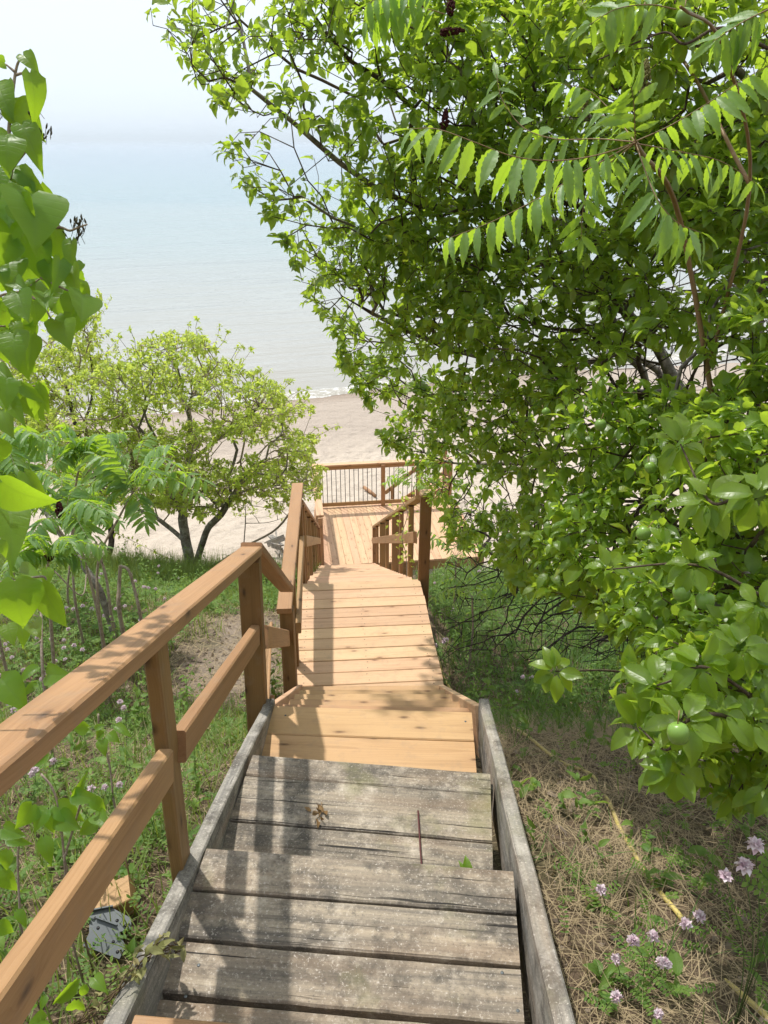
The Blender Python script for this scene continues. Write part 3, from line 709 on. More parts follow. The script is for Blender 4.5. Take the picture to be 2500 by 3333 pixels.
M['apple_leaf'] = leaf_mat('apple leaf', (.075, .155, .017), (.215, .345, .032), (.20, .29, .10), (.55, .76, .05), tw=.52, rough=.34, yellow=.001, spec=.5, vein=(.22, .32, .10), blotch=.5)
M['pale_leaf'] = leaf_mat('light spring leaf', (.27, .38, .045), (.46, .58, .09), (.38, .48, .15), (.72, .84, .12), tw=.55, rough=.45, yellow=0.0)
M['lilac_leaf'] = leaf_mat('lilac leaf', (.075, .175, .024), (.135, .27, .034), (.15, .27, .045), (.50, .76, .03), tw=.52, rough=.40, vein=(.19, .32, .09), spec=.35, vf=.24)
M['sumac_leaf'] = leaf_mat('sumac leaflet', (.11, .23, .07), (.24, .38, .15), (.32, .46, .25), (.52, .78, .035), tw=.48, rough=.45, vein=(.18, .30, .12))
M['grey_bark'] = bark_mat('grey lichened bark', (.10, .085, .068), (.26, .235, .20), (.42, .42, .37))
M['dark_bark'] = bark_mat('dark bark', (.028, .022, .018), (.085, .07, .055))
M['twig'] = bark_mat('twig bark', (.06, .045, .03), (.15, .115, .08), sc=3)
M['stem'] = bark_mat('brown stem', (.24, .185, .135), (.42, .35, .28), sc=2)
M['petiole'] = plain('reddish leaf stalk', (.26, .16, .07), .55, nscale=90)
M['apple'] = plain('unripe apple skin', (.19, .33, .055), .33, spec=.5, nscale=300, nvar=.14)
M['calyx'] = plain('dry apple calyx', (.10, .075, .045), .9)

def apple_fruit(mb, c, r, ax):
    ax = unit(np.array(ax, float))
    prof = [(.001, -.80), (.10, -.84), (.35, -.97), (.68, -.84), (.92, -.45), (1.0, 0), (.94, .42), (.74, .78), (.42, .96), (.16, .92), (.06, .80), (.001, .78)]
    lathe(mb, c, [(a * r, z * r) for a, z in prof], 16, ax, 0, rn=.5)

# ---- the big apple tree on the right
rng = np.random.default_rng(21)
POLY = [(283, -60), (330, 80), (395, 125), (432, 205), (500, 262), (475, 345), (545, 432), (600, 498), (645, 610), (690, 690), (735, 745), (722, 800), (772, 835), (800, 905), (832, 965), (905, 1010), (895, 1060), (950, 1100), (975, 1165), (1060, 1205), (1110, 1260), (1240, 1300), (1330, 1380), (1350, 1470), (1395, 1600), (1420, 1690), (1560, 1740), (1800, 1690), (1800, -60)]
CTRL = [(300, 20, 3.3), (500, 200, 3.3), (560, 450, 3.6), (700, 700, 4.3), (800, 900, 5.4), (950, 1050, 6.0), (1000, 600, 3.7), (1122, 670, 3.2), (1297, 918, 2.9), (1400, 50, 2.3), (1450, 1270, 2.15), (1465, 1585, 1.7), (1600, 1000, 2.0), (1600, 400, 2.5), (1000, 1180, 5.2), (1180, 1330, 3.2), (1200, 300, 3.3), (900, 300, 3.4), (850, 100, 3.3), (1050, 950, 4.2), (1250, 1150, 2.9), (1540, 1450, 1.75), (1600, 1650, 1.75), (620, 60, 3.3), (1650, 700, 2.3)]
n = 46000; px = rng.uniform(270, 1800, n); py = rng.uniform(-60, 1760, n); ok = inpoly(px, py, POLY); px, py = px[ok], py[ok]
z = idw(px, py, CTRL); dep = rng.beta(1.1, 2.2, len(z)) * np.clip(z * .5, .5, 1.6); zc = z + dep
acc = rng.uniform(0, 1, len(z)) < np.clip((zc / 6.0) ** 1.35, .0, 1); px, py, zc = px[acc], py[acc], zc[acc]
att = W(px, py, zc); cl = cnoise(att * [1, 1, 1.9], 1.9) + .6 * cnoise(att * [1, 1, 1.7], 4.2)
edge = np.clip((px - 300 - py * .42) / 500, 0, 1)
hole = (((px - 1560) / 150)**2 + ((py - 600) / 62)**2 < 1) | (((px - 1490) / 160)**2 + ((py - 790) / 60)**2 < 1) | (((px - 900) / 120)**2 + ((py - 235) / 28)**2 < 1)
att = att[(cl > .02 - .38 * edge + .26 * np.clip((1020 - px) / 200, 0, 1) * np.clip((430 - py) / 150, 0, 1)) & (~hole | (rng.uniform(0, 1, len(px)) < .22))]; gz = gZ(att[:, 0], att[:, 1]); att = att[att[:, 2] > gz + .12]
if len(att) > 6800: att = att[rng.permutation(len(att))[:6800]]
B0 = np.array([2.75, 5.05, gZ(2.75, 5.05) - .05]); C1 = W(1640, 620, 5.0)
def mp(*a): return [W(x, y, z) for x, y, z in a]
trunk = spline([B0, B0 + [.02, 0, .5], B0 * .55 + C1 * .45 + [.12, .1, 0], C1], 6)
skel = [(list(trunk), None),
        (list(spline([C1] + mp((1600, 585, 4.6), (1555, 592, 4.4), (1430, 625, 4.2), (1290, 640, 4.1), (1190, 600, 4.2)), 5))[1:], tuple(C1)),
        (list(spline([C1] + mp((1560, 470, 4.7), (1500, 380, 4.6), (1450, 250, 4.6), (1380, 60, 4.7)), 5))[1:], tuple(C1)),
        (list(spline([C1] + mp((1500, 330, 5.0), (1200, 250, 4.4), (950, 235, 4.0), (830, 210, 3.9), (700, 150, 3.8), (560, 60, 3.7)), 5))[1:], tuple(W(1500, 380, 4.6))),
        (list(spline([W(950, 235, 4.0)] + mp((830, 150, 3.9), (720, 80, 3.8), (650, 10, 3.8)), 5))[1:], tuple(W(950, 235, 4.0))),
        (list(spline([C1] + mp((1480, 540, 4.8), (1200, 480, 4.5), (900, 440, 4.2), (760, 370, 4.0), (640, 270, 3.8), (540, 190, 3.7)), 5))[1:], tuple(C1)),
        (list(spline([trunk[8]] + mp((1420, 800, 5.2), (1200, 800, 5.4), (1000, 760, 5.0), (850, 700, 4.7), (740, 640, 4.5)), 5))[1:], tuple(trunk[8])),
        (list(spline([trunk[5]] + mp((1350, 1010, 5.2), (1150, 1000, 5.6), (980, 1000, 6.0), (880, 960, 6.1)), 5))[1:], tuple(trunk[5])),
        (list(spline([trunk[6]] + mp((1500, 900, 4.4), (1400, 850, 3.8), (1250, 860, 3.4)), 5))[1:], tuple(trunk[6])),
        (list(spline([trunk[4]] + mp((1600, 1150, 4.3), (1560, 1200, 3.4), (1540, 1350, 2.5), (1560, 1480, 2.0)), 5))[1:], tuple(trunk[4])),
        (list(spline([C1] + mp((1720, 500, 4.0), (1700, 300, 3.2), (1560, 120, 2.8), (1440, 90, 2.6)), 5))[1:], tuple(C1))]
A, PA, ends = grow(skel, att, bf=.30, step=.15, jit=.02, sag=.02, rng=rng)
R, cnt, ch = pipe_radii(PA, len(A), tip=.0021, ex=.44, rmax=.115)
tree = thing('apple_tree', 'large dense apple tree with green apples filling the right side', 'tree', B0)
mt = MB(); mbr = MB(); branch_mesh(mt, A, PA, R, cnt, split=mbr)
mt.build('trunk', M['grey_bark'], tree); mbr.build('branches', M['twig'], tree)
mb = MB(); dist = np.linalg.norm(A - np.array([0, 0, EYE]), axis=1)
leafy = np.nonzero((cnt <= 3) & (R < .006))[0]
endn = np.nonzero(ch == 0)[0]
sxp = A[:, 0] / np.maximum(A[:, 1] * CP + (EYE - A[:, 2]) * SP, .1) * FL / 1.507 + 829.5; fringe = sxp < 740 - 40 * rng.uniform(0, 1, len(A))
for sel, per in ((endn[~fringe[endn]], 9.0), (endn[fringe[endn]], 5.0)):
    pos, d, nr, sz, tn = rosette(A, PA, sel, per, .057, .85, .15, rng); add_leaves(mb, 'apple', pos, d, nr, sz, tn)
sub = np.setdiff1d(leafy, endn); sub = sub[~fringe[sub] | (rng.uniform(0, 1, len(sub)) < .35)]; pos, d, nr, sz, tn = rosette(A, PA, sub, 2.4, .055, .95, .2, rng); add_leaves(mb, 'apple', pos, d, nr, sz, tn)
# a few big clusters of leaves at the near branch ends
for (x, y, zc) in ((1515, 1440, 1.68), (1600, 1400, 1.7), (1480, 1560, 1.62), (1560, 1540, 1.66), (1620, 1560, 1.7), (1420, 1480, 1.8), (1460, 1660, 1.75), (1380, 1570, 1.9), (1200, 1450, 2.3), (1530, 1080, 1.75), (1640, 1070, 1.6), (1470, 960, 1.9), (1640, 1310, 1.8), (1500, 1220, 2.0), (1310, 1230, 2.3)):
    c = W(x, y, zc); m = 9; an = np.arange(m) * 2.4 + rng.uniform(0, 6); tilt = rng.uniform(-.4, .5, m)
    view = unit(np.array([0, 0, EYE]) - c); e1 = unit(np.cross(view, [0, 0, 1])); e2 = np.cross(e1, view) * -1
    d = unit(np.cos(an)[:, None] * e1 + np.sin(an)[:, None] * e2 + tilt[:, None] * view - np.array([0, 0, .25])); nr = unit(view[None] * .7 + np.array([0, 0, 1.0]) + rng.normal(0, .3, (m, 3)))
    add_leaves(mb, 'apple', c + d * .012, d, nr, rng.uniform(.062, .088, m), rng.uniform(.45, .98, m))
    for k in range(m): pass
mb.build('leaves', M['apple_leaf'], tree)
# near twigs that carry those clusters
mb = MB()
for pts in (((1650, 1530, 1.9), (1590, 1480, 1.75), (1515, 1440, 1.69), (1450, 1470, 1.75), (1420, 1480, 1.8)), ((1640, 1600, 1.9), (1560, 1545, 1.68), (1480, 1560, 1.64), (1440, 1620, 1.7), (1380, 1570, 1.9)), ((1430, 1480, 2.6), (1330, 1450, 2.45), (1200, 1450, 2.31)), ((1659, 1100, 1.7), (1590, 1080, 1.7), (1530, 1080, 1.76), (1470, 960, 1.9)), ((1650, 1290, 2.0), (1500, 1220, 2.02), (1310, 1230, 2.32)), ((1659, 105, 2.3), (1560, 60, 2.25), (1480, 95, 2.25), (1440, 70, 2.28), (1380, 90, 2.3), (1290, 130, 2.4))):
    p = spline(mp(*pts), 6); mb = MB(); tube(mb, p, np.linspace(.0055, .0022, len(p)), 6); mb.build('twig', M['twig'], tree)
for i, (x, y, zc, r) in enumerate(((1382, 42, 2.22, .026), (1478, 38, 2.24, .0245), (1362, 72, 2.3, .022), (1122, 670, 3.02, .021), (1297, 918, 2.72, .021), (1405, 1010, 2.7, .020), (1472, 1281, 2.02, .0225), (1523, 1297, 2.0, .0245), (1465, 1584, 1.56, .0222), (1390, 1152, 2.3, .0215), (1100, 1160, 4.4, .021), (1180, 890, 3.3, .019), (1010, 820, 3.9, .019))):
    c = W(x, y, zc); mb = MB(); ax = unit(np.array([rng.normal(0, .3), rng.normal(0, .3) + .2, 1.0])); apple_fruit(mb, c, r, ax); f = mb.build('apple', M['apple'], tree)
    mb = MB(); tube(mb, [c + ax * r * .75, c + ax * r * 1.3 + [.003, 0, 0], c + ax * r * 2.0 + [.008, .004, 0]], [.0014, .0012, .0016], 5); mb.build('stalk', M['petiole'], f)
    mb = MB(); lathe(mb, c - ax * r * .86, [(.001, -.0015), (.004, -.003), (.005, -.001), (.0035, .001)], 7, ax); mb.build('calyx', M['calyx'], f)
# dead twigs of the tree, low down in its shade
mb = MB(); n = 950; px = rng.uniform(950, 1420, n); py = rng.uniform(1080, 1430, n)
P1 = W(px, py, idw(px, py, [(960, 1100, 6.2), (1000, 1250, 5.4), (1200, 1300, 4.2), (1400, 1400, 3.6), (1300, 1150, 4.4)]) + rng.uniform(0, 1.2, n)); P1[:, 2] = np.maximum(P1[:, 2], gZ(P1[:, 0], P1[:, 1]) + .04)
A2_, PA2, e2_ = grow([(list(spline([B0 + [0, 0, .35], W(1380, 1250, 5.2), W(1180, 1230, 5.4), W(1040, 1190, 5.8)], 5)), None), (list(spline([B0 + [0, 0, .3], W(1450, 1330, 4.8), W(1330, 1370, 4.2), W(1250, 1400, 3.9)], 5)), None)], P1, bf=.3, step=.12, jit=.03, rng=rng)
R2, c2, _ = pipe_radii(PA2, len(A2_), tip=.0027, ex=.40, rmax=.04); branch_mesh(mb, A2_, PA2, R2, c2)
n = 700; px = rng.uniform(1280, 1800, n); py = rng.uniform(540, 960, n); P1 = W(px, py, rng.uniform(4.3, 6.6, n)); mid = np.array([C1 * .5 + B0 * .5])
A3, PA3, _ = grow([(list(spline([C1, W(1560, 700, 5.2), W(1420, 740, 5.5), W(1300, 760, 5.8)], 5)), None), (list(spline([C1, W(1700, 800, 5.4), W(1500, 860, 5.8), W(1380, 900, 6.0)], 5)), None)], P1, bf=.3, step=.14, jit=.03, rng=rng)
R3, c3, _ = pipe_radii(PA3, len(A3), tip=.0024, ex=.40, rmax=.04); branch_mesh(mb, A3, PA3, R3, c3)
mb.build('dead_twigs', M['dark_bark'], tree)
# ------------------------------------------------------------------ pale apple trees on the bluff edge, left
def small_tree(name, label, base, poly, zlo, zhi, natt, limbs, leafsz, per, seed, trunk_mat, leafm, tip=.0026, rmax=.075, thr=.10, group=None, ivy=False):
    rng = np.random.default_rng(seed); P_ = np.array(poly, float); n = natt * 9
    px = rng.uniform(P_[:, 0].min(), P_[:, 0].max(), n); py = rng.uniform(P_[:, 1].min(), P_[:, 1].max(), n); ok = inpoly(px, py, poly); px, py = px[ok], py[ok]
    att = W(px, py, rng.uniform(zlo, zhi, len(px))); ex = np.array([.9, .9, 2.4]); cl = cnoise(att * ex, 1.15) + .6 * cnoise(att * ex, 3.6); att = att[cl > thr][:natt]
    if natt > 500:   # long outer shoots break the outline
        k = rng.permutation(len(att))[:150]; c0 = att.mean(0); o_ = unit(att[k] - c0) * [1, 1, .8] + [0, 0, .35]; far = np.linalg.norm((att[k] - c0) / (att.std(0) * 1.9), axis=1) > .62
        for f in (.10, .22, .36): att = np.vstack([att, (att[k] + o_ * f)[far] + rng.normal(0, .02, (far.sum(), 3))])
    skel = []
    for i, l in enumerate(limbs):
        sp = spline(l, 5)
        if i == 0: skel.append((list(sp), None))
        else: skel.append((list(sp[1:]), tuple(l[0])))
    A, PA, ends = grow(skel, att, bf=.28, step=.16, jit=.03, sag=-.03, rng=rng)
    R, cnt, ch = pipe_radii(PA, len(A), tip=tip, ex=.42, rmax=rmax)
    t = thing(name, label, 'tree', base, group)
    mt = MB(); mr = MB(); branch_mesh(mt, A, PA, R, cnt, split=mr); mt.build('trunk', trunk_mat, t); mr.build('branches', M['stem'], t)
    mb = MB(); endn = np.nonzero(ch == 0)[0]; p = rosette(A, PA, endn, per, leafsz, .9, .25, rng); add_leaves(mb, 'apple', *p)
    sub = np.setdiff1d(np.nonzero(cnt <= 3)[0], endn); p = rosette(A, PA, sub, per * .3, leafsz * .95, .95, .25, rng); add_leaves(mb, 'apple', *p)
    mb.build('leaves', leafm, t); return t
def gp(x, y, dz=-.03): return np.array([x, y, gZ(x, y) + dz])
b1 = gp(-2.80, 9.75)
TZ = 11.1
limb = lambda *a: [W(x, y, z) for x, y, z in a]
L0 = [b1] + limb((402, 1170, 11.15), (395, 1105, 11.2), (408, 1000, 11.2), (410, 900, 11.1))
small_tree('spreading_tree', 'low spreading tree with light yellow-green leaves at the bluff edge', b1,
    [(60, 900), (110, 830), (215, 790), (300, 740), (370, 715), (440, 725), (480, 770), (560, 800), (600, 830), (620, 870), (680, 880), (690, 940), (670, 985), (700, 1010), (690, 1080), (640, 1075), (600, 1110), (520, 1080), (430, 1120), (330, 1090), (200, 1090), (100, 1040)],
    9.6, 12.4, 5200,
    [L0, [L0[2]] + limb((330, 1010, 11.3), (250, 930, 11.4)), [L0[3]] + limb((480, 940, 10.9), (560, 880, 10.7)), [L0[4]] + limb((380, 820, 11.2), (360, 750, 11.2)),
     [b1 + [0.02, 0, .05]] + limb((432, 1190, 11.0), (450, 1140, 10.8), (478, 1110, 10.7), (520, 1040, 10.5)), [L0[1]] + limb((340, 1120, 11.6), (290, 1095, 11.9), (230, 1040, 12.0)),
     [b1 + [-.02, 0, .04]] + limb((360, 1205, 11.2), (290, 1170, 11.3), (250, 1150, 11.4)), [b1 + [0.03, 0, .03]] + limb((470, 1215, 10.8), (530, 1180, 10.6), (600, 1140, 10.4), (650, 1070, 10.2))],
    .054, 9.0, 5, M['grey_bark'], M['pale_leaf'], tip=.0034, rmax=.085)
b2 = gp(-4.20, 9.9)
L0 = [b2] + limb((240, 1180, 11.6), (236, 1120, 11.7), (215, 1040, 11.9), (170, 940, 12.2), (140, 820, 12.4))
small_tree('leaning_tree', 'taller pale green tree at the far left behind the heart-leaved bush', b2,
    [(-120, 720), (20, 690), (60, 650), (200, 655), (215, 690), (205, 760), (235, 800), (235, 850), (160, 900), (120, 960), (0, 1010), (-120, 1010)],
    11.2, 13.2, 2300, [L0, [L0[3]] + limb((120, 960, 12.2), (40, 900, 12.3)), [L0[4]] + limb((200, 850, 12.2), (190, 730, 12.2)), [L0[5]] + limb((100, 740, 12.5), (30, 710, 12.5))],
    .058, 7.5, 6, M['dark_bark'], M['pale_leaf'], rmax=.10)
# thin sapling standing on the sand side
b3 = np.array([*W(527, 1180, 13.0)[:2], 0]); b3[2] = gZ(b3[0], b3[1]) - .05
small_tree('thin_sapling', 'thin grey sapling with sparse leaves between the spreading tree and the railing', b3,
    [(480, 1060), (560, 1020), (640, 1060), (640, 1110), (560, 1130), (500, 1110)], 12.4, 13.2, 60,
    [[b3, b3 * .5 + W(527, 1180, 13.0) * .5] + limb((527, 1180, 13.0), (530, 1130, 13.0), (532, 1060, 13.0), (540, 1000, 13.0)), limb((530, 1130, 13.0), (580, 1128, 12.9), (630, 1112, 12.8))],
    .05, 3.0, 8, M['grey_bark'], M['pale_leaf'], rmax=.045)

# ------------------------------------------------------------------ lilac bush, left foreground
rng = np.random.default_rng(33)
ZL = 1.42
def zA(x, y): return (x / 4.762, 66.4 + y / 4.762)
def zB(x, y): return (x / 4.762, 464.5 + y / 4.762)
def zC(x, y): return (x / 3.703, 929 + y / 3.703)
def zD(x, y): return (x / 3.391, 1559.4 + y / 3.391)
LV = []
def lv(f, z, *rows):
    for (bx, by, tx, ty, wd) in rows: LV.append((f(bx, by), f(tx, ty), z + rng.normal(0, .04), wd))
lv(zA, 1.38, (240, 252, 365, 362, .75), (308, 435, 450, 910, .48), (118, 758, 432, 1040, .9), (225, 972, 415, 1310, .6), (85, 1110, 48, 1388, 1.05), (48, 330, -70, 300, .8), (80, 1060, -50, 1130, .85), (215, 1440, 400, 1655, .5), (110, 1425, 150, 1590, .95), (60, 1690, 95, 1975, 1.0), (330, 1685, 420, 2045, .98), (0, 1420, -10, 1680, .9), (190, 1500, 300, 1640, .7), (210, 1720, 260, 2020, .8), (60, 1880, 150, 2140, .8), (-20, 570, 60, 760, .8), (300, 1620, 240, 1700, .9))
lv(zB, 1.40, (572, 130, 550, 540, .72), (325, 212, 430, 632, .78), (130, 250, -20, 510, .95), (740, 262, 690, 548, .42), (500, 480, 520, 742, .75), (620, 465, 612, 722, .42), (750, 530, 742, 832, .42), (250, 455, 200, 612, 1.05), (100, 450, 72, 685, .95), (185, 800, 270, 1072, .85), (345, 885, 430, 1095, .95), (500, 690, 512, 822, 1.05), (850, 820, 860, 1070, .85), (770, 830, 680, 1032, .85), (815, 950, 770, 1295, .45), (650, 1015, 700, 1165, .8), (560, 1075, 560, 1242, .75), (650, 1105, 650, 1302, .9), (10, 1000, 100, 1162, .9), (150, 1110, 220, 1245, .75), (130, 1220, 140, 1490, .95), (30, 1310, 60, 1545, .95), (330, 1235, 310, 1605, .42), (60, 1690, 100, 1900, .8), (180, 1720, 200, 1910, .75), (230, 1760, 440, 1925, .55), (395, 1750, 512, 2065, .4), (350, 1800, 365, 2095, .6), (50, 1890, 240, 2085, .6), (280, 1880, 350, 2115, .6), (20, 2000, 40, 2210, .7), (130, 690, 230, 710, .7), (300, 680, 330, 790, .8), (790, 470, 785, 590, .5), (690, 680, 760, 760, .6), (820, 700, 830, 850, .5), (0, 560, 60, 690, .8), (450, 800, 470, 940, .7), (-20, 1580, 110, 1700, .5))
lv(zC, 1.16, (20, 415, 390, 695, .48), (200, 345, 400, 650, .5), (-30, 470, 200, 500, .8), (55, 590, 150, 965, .5), (-10, 890, 75, 1010, .7), (340, 1235, 510, 1640, .5), (150, 1135, 330, 1170, .35), (60, 1560, 95, 1690, .9), (262, 1545, 312, 1645, .7), (-20, 1250, -10, 1560, .9), (370, 1110, 400, 1230, .7), (170, 1570, 210, 1720, .7))
lv(zC, 1.10, (120, 1205, 195, 1598, 1.12))
lv(zC, 1.75, (10, 1990, 195, 2215, .8), (300, 1900, 130, 1990, .5), (380, 1960, 500, 1950, .9), (290, 2040, 170, 2110, .6))
lv(zD, 1.95, (410, 615, 612, 725, .75), (235, 610, 150, 785, .95), (350, 640, 200, 795, .8), (540, 535, 690, 565, .6), (665, 575, 803, 650, .7), (430, 685, 580, 790, .85), (705, 735, 560, 835, .85), (320, 850, 375, 1055, .6), (30, 780, 180, 840, .7), (60, 940, 20, 1110, .8), (20, 1080, 90, 1295, .6), (345, 240, 215, 335, .7), (560, 560, 610, 410, .35), (60, 860, 210, 890, .55), (340, 700, 430, 800, .8), (700, 680, 770, 740, .7), (120, 1390, 215, 1490, .6), (-20, 1480, 100, 1560, .9))
lv(zD, 2.35, (640, 40, 510, 55, .9), (700, 50, 770, 10, .7), (800, 90, 865, 140, .9), (752, 130, 752, 245, .75), (850, 30, 955, 90, .5), (760, 80, 690, 130, .8))
lv(zD, 1.62, (560, 1890, 370, 2110, .32), (330, 2010, 300, 2110, .7), (620, 1930, 600, 2050, .7), (560, 2040, 540, 2190, .8), (250, 2070, 130, 2130, .5), (690, 1870, 760, 1960, .8), (330, 2180, 200, 2230, .7))
lil = thing('lilac_bush', 'leafy bush with large heart-shaped leaves at the left edge', 'bush', gp(-1.25, 1.0))
mb = MB()
pos, dd, nn, ss, ww = [], [], [], [], []
cam0 = np.array([0, 0, EYE])
for (b, t, z, wd) in LV:
    B = W(b[0], b[1], z); T = W(t[0], t[1], z - .02 + rng.normal(0, .02)); view = unit(cam0 - B); d = T - B; L = np.linalg.norm(d)
    lat = np.cross(d / L, view); ang = rng.normal(0, .3) + (.5 * rng.choice([-1, 1]) if wd < .6 else 0)
    pos.append(B); dd.append(d / L); nn.append(view * math.cos(ang) + lat * math.sin(ang) + np.array([0, 0, .25])); ss.append(L * 1.03); ww.append(min(1.1, wd / math.cos(ang) * .98))
# background leaves deeper in the bush
nb = 60; poly = [(-60, 320), (20, 340), (95, 390), (150, 470), (170, 560), (180, 640), (90, 690), (60, 760), (100, 850), (20, 900), (0, 1000), (-60, 1400)]
px = rng.uniform(-60, 190, nb * 4); py = rng.uniform(320, 1400, nb * 4); ok = inpoly(px, py, poly); px, py = px[ok][:nb], py[ok][:nb]
B = W(px, py, rng.uniform(1.5, 1.85, len(px)))
for q in B:
    d = unit(np.array([rng.normal(0, .5), rng.normal(0, .5), -1.0])); pos.append(q); dd.append(d); nn.append(unit(cam0 - q) + rng.normal(0, .45, 3)); ss.append(rng.uniform(.05, .075)); ww.append(.95)
pos, dd, nn = np.array(pos), np.array(dd), np.array(nn)
add_leaves(mb, 'lilac', pos, dd, nn, np.array(ss), rng.uniform(.05, .98, len(ss)), np.array(ww), rng=rng)
mb.build('leaves', M['lilac_leaf'], lil)
def s2(f, z, *pts): return [W(*f(x, y), z) for x, y in pts]
mb = MB(); bs_ = gp(-1.25, 1.0)
main = s2(zA, 1.40, (225, 250), (160, 430), (92, 1030), (92, 1350), (108, 1450), (40, 1670), (-60, 1850)) + s2(zB, 1.45, (-160, 1300), (-220, 2000)) + [bs_ + [-.02, 0, .25], bs_]
p = spline(main, 6); tube(mb, p, np.linspace(.0018, .010, len(p)), 7)
for c_ in (s2(zB, 1.43, (-200, 1000), (0, 832), (240, 775), (420, 645)), s2(zB, 1.43, (240, 775), (440, 930), (520, 1062)), s2(zB, 1.42, (420, 645), (560, 712), (830, 835)), s2(zB, 1.42, (290, 190), (480, 130), (560, 125)), s2(zB, 1.5, (-250, 1500), (-60, 1180), (60, 1140)), s2(zC, 1.2, (-260, 900), (-60, 560), (20, 420), (10, 400)), s2(zC, 1.14, (-300, 1500), (-100, 1250), (120, 1210), (340, 1170), (370, 1230)), s2(zA, 1.4, (108, 1450), (180, 1350), (330, 1170)), s2(zA, 1.4, (160, 430), (60, 345)), s2(zA, 1.4, (165, 455), (240, 435), (308, 436)), s2(zA, 1.4, (92, 1030), (160, 1005), (225, 1000)),
           s2(zA, 1.41, (40, 1670), (250, 1660), (330, 1685)), s2(zB, 1.45, (-60, 1700), (60, 1690), (230, 1760), (395, 1752)), s2(zB, 1.40, (560, 125), (640, 130), (720, 160), (800, 130), (900, 95))):
    p = spline(c_, 5); tube(mb, p, np.linspace(.0030, .0014, len(p)), 5)
mb.build('stems', M['stem'], lil)
M['capsule'] = plain('dry seed capsule', (.085, .075, .035), .8, nscale=200, nvar=.5)
for (f, x, y, k) in ((zA, 230, 1080, 26), (zA, 340, 810, 12), (zA, 40, 760, 22), (zA, 455, 1060, 8), (zA, 570, 1815, 8), (zA, 790, 1995, 18), (zA, 800, 2120, 9), (zA, 300, 1220, 9)):
    mb = MB()
    for i in range(k):
        c = W(*f(x + rng.normal(0, 46), y + rng.normal(0, 34)), 1.41 + rng.normal(0, .012)); d = unit(np.array([rng.normal(0, .5), rng.normal(0, .5), 1.0])); L = rng.uniform(.008, .014)
        lathe(mb, c, [(.0003, 0), (.0016, L * .25), (.0019, L * .55), (.0009, L * .9), (.0002, L)], 5, d, rn=rng.uniform())
        tube(mb, [c - d * .012 + rng.normal(0, .004, 3), c], [.0006, .0006], 3, cap=False)
    mb.build('seed_head', M['capsule'], lil)
# suckers of the bush by the rail
mb = MB()
for c_ in (s2(zD, 1.98, (500, 1500), (470, 1000), (430, 640), (380, 480), (300, 380)), s2(zD, 1.98, (470, 1000), (560, 700), (600, 560)), s2(zD, 1.98, (150, 1500), (130, 1000), (160, 800)), s2(zD, 2.36, (720, -60), (730, 60), (800, 300), (830, 560))):
    p = spline(c_, 5); e = p[-1].copy() if p[-1][2] < p[0][2] else p[0].copy(); e[2] = gZ(e[0], e[1]) - .02
    p = np.vstack([p, e[None]]) if p[-1][2] < p[0][2] else np.vstack([e[None], p]); tube(mb, p, .0032, 5)
mb.build('suckers', M['stem'], lil)

# ------------------------------------------------------------------ sumacs
def frond(mb, ms, pts, n, L, rng, hang=.55, rn=(0, 1), fwd=.35, start=.16, up=None):
    p = spline(pts, 10); seg = np.concatenate([[0], np.cumsum(np.linalg.norm(np.diff(p, axis=0), axis=1))]); tot = seg[-1]
    rr = np.linspace(.0017, .0007, len(p)) * (L / .09) ** .7; tube(ms, p, rr, 5, cap=False)
    t = (np.linspace(start, .97, n) + rng.normal(0, .008, n)) * tot; q = np.stack([np.interp(t, seg, p[:, k]) for k in range(3)], 1); T = unit(np.stack([np.interp(t, seg, np.gradient(p, axis=0)[:, k]) for k in range(3)], 1))
    upv = np.array([0, 0, 1.0]) if up is None else np.asarray(up, float)
    S = unit(np.cross(T, upv)); Nn = np.cross(S, T)
    size = L * 1.08 * (.62 + .5 * np.sin(np.linspace(.25, 2.75, n)))
    for sgn in (-1, 1):
        h = hang * rng.uniform(.7, 1.3, (n, 1)); d = unit(sgn * S + T * fwd * rng.uniform(.7, 1.3, (n, 1)) - Nn * h * .6 + np.array([0, 0, -.55]) * h + rng.normal(0, .12, (n, 3)))
        nr = unit(Nn + sgn * S * .5 * hang + rng.normal(0, .22, (n, 3))); kp = rng.uniform(0, 1, n) > .05
        add_leaves(mb, 'lance', (q + T * sgn * .004)[kp], d[kp], nr[kp], (size * rng.uniform(.8, 1.12, n))[kp], np.clip(rng.uniform(*rn, n), 0, .99)[kp], wid=rng.uniform(.85, 1.15, kp.sum()), rng=rng)
    add_leaves(mb, 'lance', q[-1:], T[-1:], Nn[-1:], size[-1:] * .9, [.8], rng=rng)
def panicle(mb, c, ax, H, Rr, rng, k=110, s=.006):
    ax = unit(np.array(ax, float))
    for i in range(k):
        f = rng.uniform(); r = Rr * (1 - f) ** .6 * rng.uniform(.5, 1) * (.5 + f if f < .2 else 1); th = rng.uniform(0, 6.28); a = unit(np.cross(ax, [.3, .9, .1])); b = np.cross(ax, a)
        q = c + ax * f * H + r * (math.cos(th) * a + math.sin(th) * b); lathe(mb, q, [(.0006, -s * .8), (s * .5, -s * .3), (s * .55, s * .2), (.0006, s * .8)], 5, unit(ax + .8 * (math.cos(th) * a + math.sin(th) * b)), rn=rng.uniform())
M['panicle'] = plain('green-brown flower spike', (.21, .19, .055), .9, nscale=150, nvar=.6)
M['redhead'] = plain('old crimson seed head', (.075, .014, .012), .95, nscale=160, nvar=.6)
rng = np.random.default_rng(55)
hub = W(1372, 306, 1.72); sb = gp(1.55, 2.45)
sm = thing('sumac', 'tall sumac with long drooping fronds in front of the apple tree', 'shrub', sb)
mf, ms = MB(), MB()
Z = 1.72
def Fp(*a): return [W(x, y, z) for x, y, z in a]
